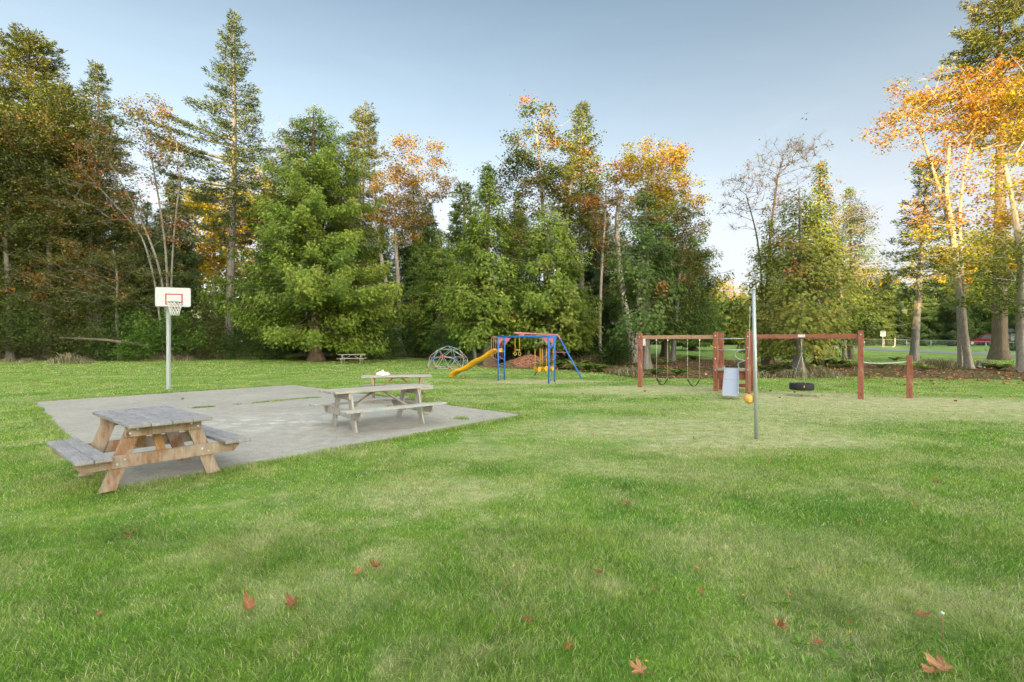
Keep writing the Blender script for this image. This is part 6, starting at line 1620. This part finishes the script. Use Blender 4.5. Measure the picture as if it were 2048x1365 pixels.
# local: x forward
body = [(-2.5, .45), (-2.5, 1.0), (-.55, 1.02), (-.5, 1.02), (.75, 1.05), (1.05, 1.02), (2.45, .92), (2.62, .8), (2.62, .45)]
XZ = Matrix(((1, 0, 0, 0), (0, 0, 1, 0), (0, 1, 0, 0), (0, 0, 0, 1)))
mb = MB(); mb.prism(body, 1.8, XZ, bevel=.04); mb.build('body', M['carred'], tr)
mb = MB(); mb.prism([(-.85, 1.03), (-.72, 1.62), (-.6, 1.68), (.22, 1.68), (.35, 1.62), (.95, 1.03)], 1.55, XZ, bevel=.03); cb = mb.build('cab', M['carred'], tr)
mb = MB(); mb.prism([(.40, 1.56), (.88, 1.08), (.90, 1.10), (.43, 1.59)], 1.40, XZ); mb.build('windscreen', M['glass'], cb)
for sg in (-1, 1):
    mb = MB(); mb.prism([(-.62, 1.08), (-.56, 1.56), (.18, 1.56), (.30, 1.52), (.70, 1.08)], .02, Matrix.Translation((0, sg * .778, 0)) @ XZ); mb.build('side_window', M['glass'], cb)
    mb = MB(); mb.box((2.6, sg * .65, .72), (.06, .3, .16), bevel=.01); mb.build('headlight', M['cloth'], tr)
    for x in (1.75, -1.55):
        w_ = MB(); w_.disc((x, sg * .84, .36), (0, 1, 0), .36, .24, 20); wo_ = w_.build('wheel', M['black_rubber'], tr)
        w_ = MB(); w_.disc((x, sg * .955, .36), (0, 1, 0), .20, .03, 14); w_.build('rim', M['bolt'], wo_)
mb = MB(); mb.box((2.66, 0, .52), (.1, 1.84, .2), bevel=.03); mb.build('bumper', M['galv'], tr)
# grey shed
g = Vector(((2034 - CX) / F * 82, 82, float(ground(0, 82)))); sh_ = thing('shed', g, 'low grey sided shed at the right edge beyond the fence', 'shed', rz=-.3)
mb = MB()
for k in range(12): mb.box((0, -1.6 + .012 * (k % 2), .1 + .17 * k), (5.0, .03, .165), bevel=.004)
for sx_ in (-1, 1):
    for k in range(12): mb.box((sx_ * 2.5, 0, .1 + .17 * k), (3.2, .03, .165), ax=(0, 1, 0), bevel=.004)
mb.build('wall', M['siding'], sh_)
mb = MB()
for sg in (-1, 1): mb.box((0, sg * .95, 2.42), (5.5, 2.1, .06), up=(0, sg * .33, 1))
mb.build('roof', M['roofing'], sh_)
mb = MB(); mb.box((-1.2, -1.63, 1.0), (.9, .05, 1.9)); mb.build('door', M['tin'], sh_)
# birds
for (px, py, a, lab) in ((1604, 238, .3, 'tiny dark bird in flight, left of the three above the bare tree'), (1612, 240, -.4, 'tiny dark bird in flight, lowest right of the three above the bare tree'), (1613, 228, .8, 'tiny dark bird in flight, topmost of the three above the bare tree')):
    p = W(px, py, 90); b = thing('bird', p, lab, 'bird', 'birds in flight', rz=a)
    mb = MB(); mb.tube([(-.22, 0, 0), (-.1, 0, .01), (.08, 0, .02), (.2, 0, .03), (.26, 0, .02)], [.015, .05, .055, .035, .01], 8); bd = mb.build('body', M['dark'], b)
    mb = MB()
    for sg in (-1, 1):
        w1 = [(.06, sg * .03, .03), (.10, sg * .22, .13), (.0, sg * .46, .10), (-.06, sg * .24, .10), (-.06, sg * .03, .02)]
        mb.poly(w1); mb.poly([(x, y, z - .01) for x, y, z in w1[::-1]])
    mb.build('wings', M['dark'], b)

# ------------------------------------------------------------------ fallen maple leaves and weeds on the lawn
def maple_leaf(seed, size=.15, curl=.5):
    curl *= 1.5 if size > .12 else 1.3; size *= .66
    rng = random.Random(seed); t = bmesh.new()
    lobes = [(-128, .55), (-62, .85), (0, 1.0), (62, .85), (128, .55)]; out = []
    for i, (a, r) in enumerate(lobes):
        for da, rr in ((-19, .60), (-11, .80), (-6, .74), (0, 1.0), (6, .74), (11, .80), (19, .60)): out.append((a + da, r * rr))
        if i < 4: out.append(((a + lobes[i + 1][0]) / 2, .30))
    out.append((180, .12))
    cv = [rng.uniform(.3, 1.4) * curl for _ in range(3)]; ph = rng.uniform(0, 6)
    def place(x, y):
        r = math.hypot(x, y); an = math.atan2(y, x)
        z = size * (cv[0] * 1.3 * r * r * (.35 + .65 * abs(math.sin(an * 1.0 + ph))) + .07 * math.sin(an * 5 + ph) * r)
        return Vector((x * size * (1 - .35 * cv[1] * abs(x)), y * size * (1 - .55 * cv[2] * abs(y)), z + .012))
    rings = []
    for f in (.33, .66, 1.0):
        rings.append([t.verts.new(place(f * r * math.cos(math.radians(a)), f * r * math.sin(math.radians(a)))) for a, r in out])
    c0 = t.verts.new(place(0, 0)); n = len(out)
    for k in range(n - 1): t.faces.new([c0, rings[0][k], rings[0][k + 1]])
    t.faces.new([c0, rings[0][n - 1], rings[0][0]])
    for j in range(2):
        for k in range(n): t.faces.new([rings[j][k], rings[j + 1][k], rings[j + 1][(k + 1) % n], rings[j][(k + 1) % n]])
    # stalk
    p = [Vector((-.02, 0, .012)), Vector((-size * .5, size * .08, .02)), Vector((-size * .85, size * .2, .045))]
    for a, b in zip(p[:-1], p[1:]):
        q = [t.verts.new(a + Vector((0, .0014, 0))), t.verts.new(a - Vector((0, .0014, 0))), t.verts.new(b - Vector((0, .0014, 0))), t.verts.new(b + Vector((0, .0014, 0)))]; t.faces.new(q)
    me = bpy.data.meshes.new('leaf'); t.to_mesh(me); t.free()
    n = len(me.vertices); tv = rng.uniform(.1, .7)
    a = me.attributes.new('tint', 'FLOAT', 'POINT'); a.data.foreach_set('value', [min(1, max(0, tv + .15 * math.sin(i * 2.1))) for i in range(n)])
    a = me.attributes.new('rnd', 'FLOAT', 'POINT'); a.data.foreach_set('value', [.5 + .3 * math.sin(i * 1.7 + seed) for i in range(n)])
    for f_ in me.polygons: f_.use_smooth = True
    me.materials.append(M['leaf_dry']); return me
LV = [(1256, 1011, .16, 'large orange dry maple leaf alone in mid lawn, right of centre'), (751, 1137, .15, 'upright curled dry maple leaf in the near lawn left of centre'), (711, 1152, .10, 'smaller curled leaf just left of the upright curled one'), (586, 1215, .16, 'dark red crumpled maple leaf, larger of the pair at the lower left'),
      (501, 1224, .13, 'reddish folded leaf, smaller of the pair at the lower left'), (260, 1074, .12, 'brown leaf beside a dark grass tuft at the left'), (743, 1001, .07, 'small brown leaf below the front edge of the slab'), (655, 1060, .06, 'tiny leaf left of the small pair in the left lawn'), (703, 1066, .06, 'tiny leaf right of the small pair in the left lawn'),
      (829, 1045, .05, 'tiny leaf on the worn patch left of centre'), (1097, 958, .07, 'small leaf in mid lawn just right of centre'), (1011, 1178, .05, 'tiny leaf in the near lawn at centre'), (1199, 1149, .09, 'brown leaf in the near lawn right of centre'), (1057, 1246, .09, 'curled brown leaf in near lawn below centre'),
      (1558, 1260, .14, 'long folded tan leaf among the clover at the lower right'), (1140, 1305, .12, 'folded tan leaf standing at the bottom centre right'), (1281, 1350, .14, 'tan leaf by a yellow flower at the bottom edge'), (1837, 1237, .11, 'flat tan leaf left of the dandelion stalk'), (1890, 1347, .17, 'large dark red leaf at the bottom right'),
      (1868, 1352, .12, 'dark leaf overlapping the large dark red leaf'), (1634, 1292, .08, 'small dark leaf among the clover at the bottom right'), (1395, 1141, .07, 'small brown leaf in the near lawn, right'), (1402, 1190, .06, 'tiny tan leaf below the small brown leaf at the right'), (200, 1234, .05, 'tiny yellow leaf at the lower left'),
      (1871, 968, .12, 'brown leaf in the right lawn far from the pole'), (1719, 1045, .08, 'small leaf in the right lawn'), (1832, 1017, .09, 'tan leaf in the right lawn'), (1535, 927, .08, 'small leaf just below the tetherball pole'), (1388, 882, .11, 'leaf left of the foot of the tetherball pole'), (1157, 856, .11, 'leaf on the lawn right of the slab corner'),
      (1120, 852, .09, 'small leaf just right of the slab corner'), (1187, 872, .07, 'tiny leaf on the lawn right of the slab corner, farther right'), (365, 802, .14, 'brown leaf lying on the concrete slab'), (1577, 1195, .06, 'tiny leaf in a dark hollow at the lower right'), (434, 1096, .05, 'tiny red leaf in the left lawn'), (1310, 1182, .05, 'tiny leaf in the near right lawn'),
      (1557, 958, .06, 'tiny leaf lower right of the tetherball pole'), (985, 862, .08, 'small leaf near the right edge of the slab'), (1700, 1255, .05, 'tiny ochre leaf among weeds at the lower right'), (160, 790, .12, 'leaf on the lawn behind the slab, left'), (930, 757, .16, 'leaf on the lawn below the yellow slide'), (750, 855, .05, 'tiny leaf on the slab below the middle table')]
for j, (px, py, sz, lab) in enumerate(LV):
    g = G(px, py); o = bpy.data.objects.new('fallen_leaf', maple_leaf(700 + j, sz, .6 if sz > .09 else .4)); COL.objects.link(o)
    on = bool(in_slab(np.array(g.x), np.array(g.y)))
    o.location = g + Vector((0, 0, .026 if on else .012)); rj = random.Random(j); o.rotation_euler = (rj.uniform(-.35, .35) * (0 if on else 1), rj.uniform(-.3, .3) * (0 if on else 1), rj.uniform(0, 6.28)); tag(o, lab, 'leaf', 'fallen maple leaves')
# many small far leaves dotting the lawn
def far_leaves(seed, n):
    rng = np.random.default_rng(seed); d = rng.uniform(14, 40, n); x = rng.uniform(-1, 1, n) * d * 1.0
    keep = (~in_slab(x, d)) & (~in_bed(x, d)) & (rng.uniform(0, 1, n) < np.where(x > 8, 1.0, .35)); x, d = x[keep], d[keep]; n = len(x)
    P = np.stack([x, d, ground(x, d) + .03], 1); D = rng.normal(0, 1, (n, 3)); D[:, 2] *= .3; U = rng.normal(0, .35, (n, 3)); U[:, 2] += 1; L = rng.uniform(.05, .14, n)
    return leaf_mesh('leaves', [leaf_geo(P, D, U, L, L * .8, rng.uniform(.1, 1, n), rng.uniform(0, 1, n), .15)])
tag(link('scattered_leaves', far_leaves(9, 1500), M['leaf_dry']), 'small dry leaves dotted over the far lawn', 'leaves', kind='stuff')
# broad leaved weeds at the lower right and a dandelion stalk
def weed_mesh(seed, n=14, L=.07):
    L *= .55
    rng = np.random.default_rng(seed); a = rng.uniform(0, 6.28, n); e = rng.uniform(.1, .9, n)
    D = np.stack([np.cos(a) * np.cos(e), np.sin(a) * np.cos(e), np.sin(e)], 1); P = D * rng.uniform(0, .03, n)[:, None]; U = np.stack([-np.cos(a) * .4, -np.sin(a) * .4, np.ones(n)], 1); l = L * rng.uniform(.6, 1.2, n)
    me = leaf_mesh('leaves', [leaf_geo(P, D, U, l, l * .42, rng.uniform(.2, 1, n), rng.uniform(.3, 1, n), .1)]); me.materials.append(M['weed']); return me
WM = [weed_mesh(801), weed_mesh(802, 20, .055), weed_mesh(803, 10, .09)]
WD = [(1600, 1290, 'left of the clover'), (1640, 1262, 'behind the small dark leaf'), (1610, 1330, 'at the bottom edge, left'), (1660, 1320, 'below the small dark leaf'), (1540, 1325, 'left of the bottom weeds'), (1690, 1300, 'right of the small dark leaf'), (1560, 1210, 'under the dark hollow'), (1480, 1170, 'upper left of the clover'), (1730, 1340, 'at the bottom edge, right of the clover'), (1770, 1330, 'silvery, left of the large dark red leaf'),
      (1376, 1252, 'alone, bright green, left of the clover'), (1470, 1320, 'by the bottom edge, beside the folded tan leaf'), (1585, 1145, 'above the dark hollow'), (1690, 1045, 'flat in the mid right lawn'), (1610, 1042, 'flat in the mid right lawn, left one'), (120, 1350, 'in the bottom left corner'), (250, 1290, 'in the lower left lawn'), (1990, 1070, 'at the right edge of the lawn')]
for j, (px, py, lab) in enumerate(WD):
    g = G(px, py); o = bpy.data.objects.new('weed', WM[j % 3]); COL.objects.link(o); o.location = g + Vector((0, 0, .01)); o.rotation_euler = (0, 0, j * 1.7); s = 1 + .3 * math.sin(j * 2.3); o.scale = (s, s, s); tag(o, 'low broad leaved weed ' + lab, 'weed', 'weeds in the lawn')
g = G(1884, 1283); dn = thing('dandelion', g, 'dandelion gone to seed on a tall brown stalk at the lower right', 'dandelion')
mb = MB(); mb.tube([(0, 0, 0), (.006, 0, .08), (.002, 0, .155)], .0025, 6); mb.build('stalk', M['wood_redpale'], dn)
mb = MB()
for k in range(26):
    a = k * 2.4; z = 1 - 2 * (k + .5) / 26; r = math.sqrt(1 - z * z); mb.tube([(.002, 0, .158), (.002 + .011 * r * math.cos(a), .011 * r * math.sin(a), .158 + .009 * z)], .0012, 4)
mb.build('seed_head', M['cloth'], dn)
for j, (px, py, lab) in enumerate(((1293, 1343, 'small yellow flower beside the tan leaf at the bottom edge'), (1701, 1283, 'small yellow flower at the right of the clover'), (1487, 1207, 'small pale yellow flower above the folded tan leaf'))):
    g = G(px, py); fl = thing('buttercup', g, lab, 'flower', 'yellow flowers in the lawn')
    mb = MB(); mb.tube([(0, 0, 0), (.002, 0, .05)], .0012, 5); mb.build('stem', M['weed'], fl)
    mb = MB()
    for k in range(5):
        a = k * 2 * PI / 5; mb.poly([(0, 0, .05), (.007 * math.cos(a - .5), .007 * math.sin(a - .5), .053), (.011 * math.cos(a), .011 * math.sin(a), .056), (.007 * math.cos(a + .5), .007 * math.sin(a + .5), .053)])
    mb.build('petals', M['yellow'], fl)
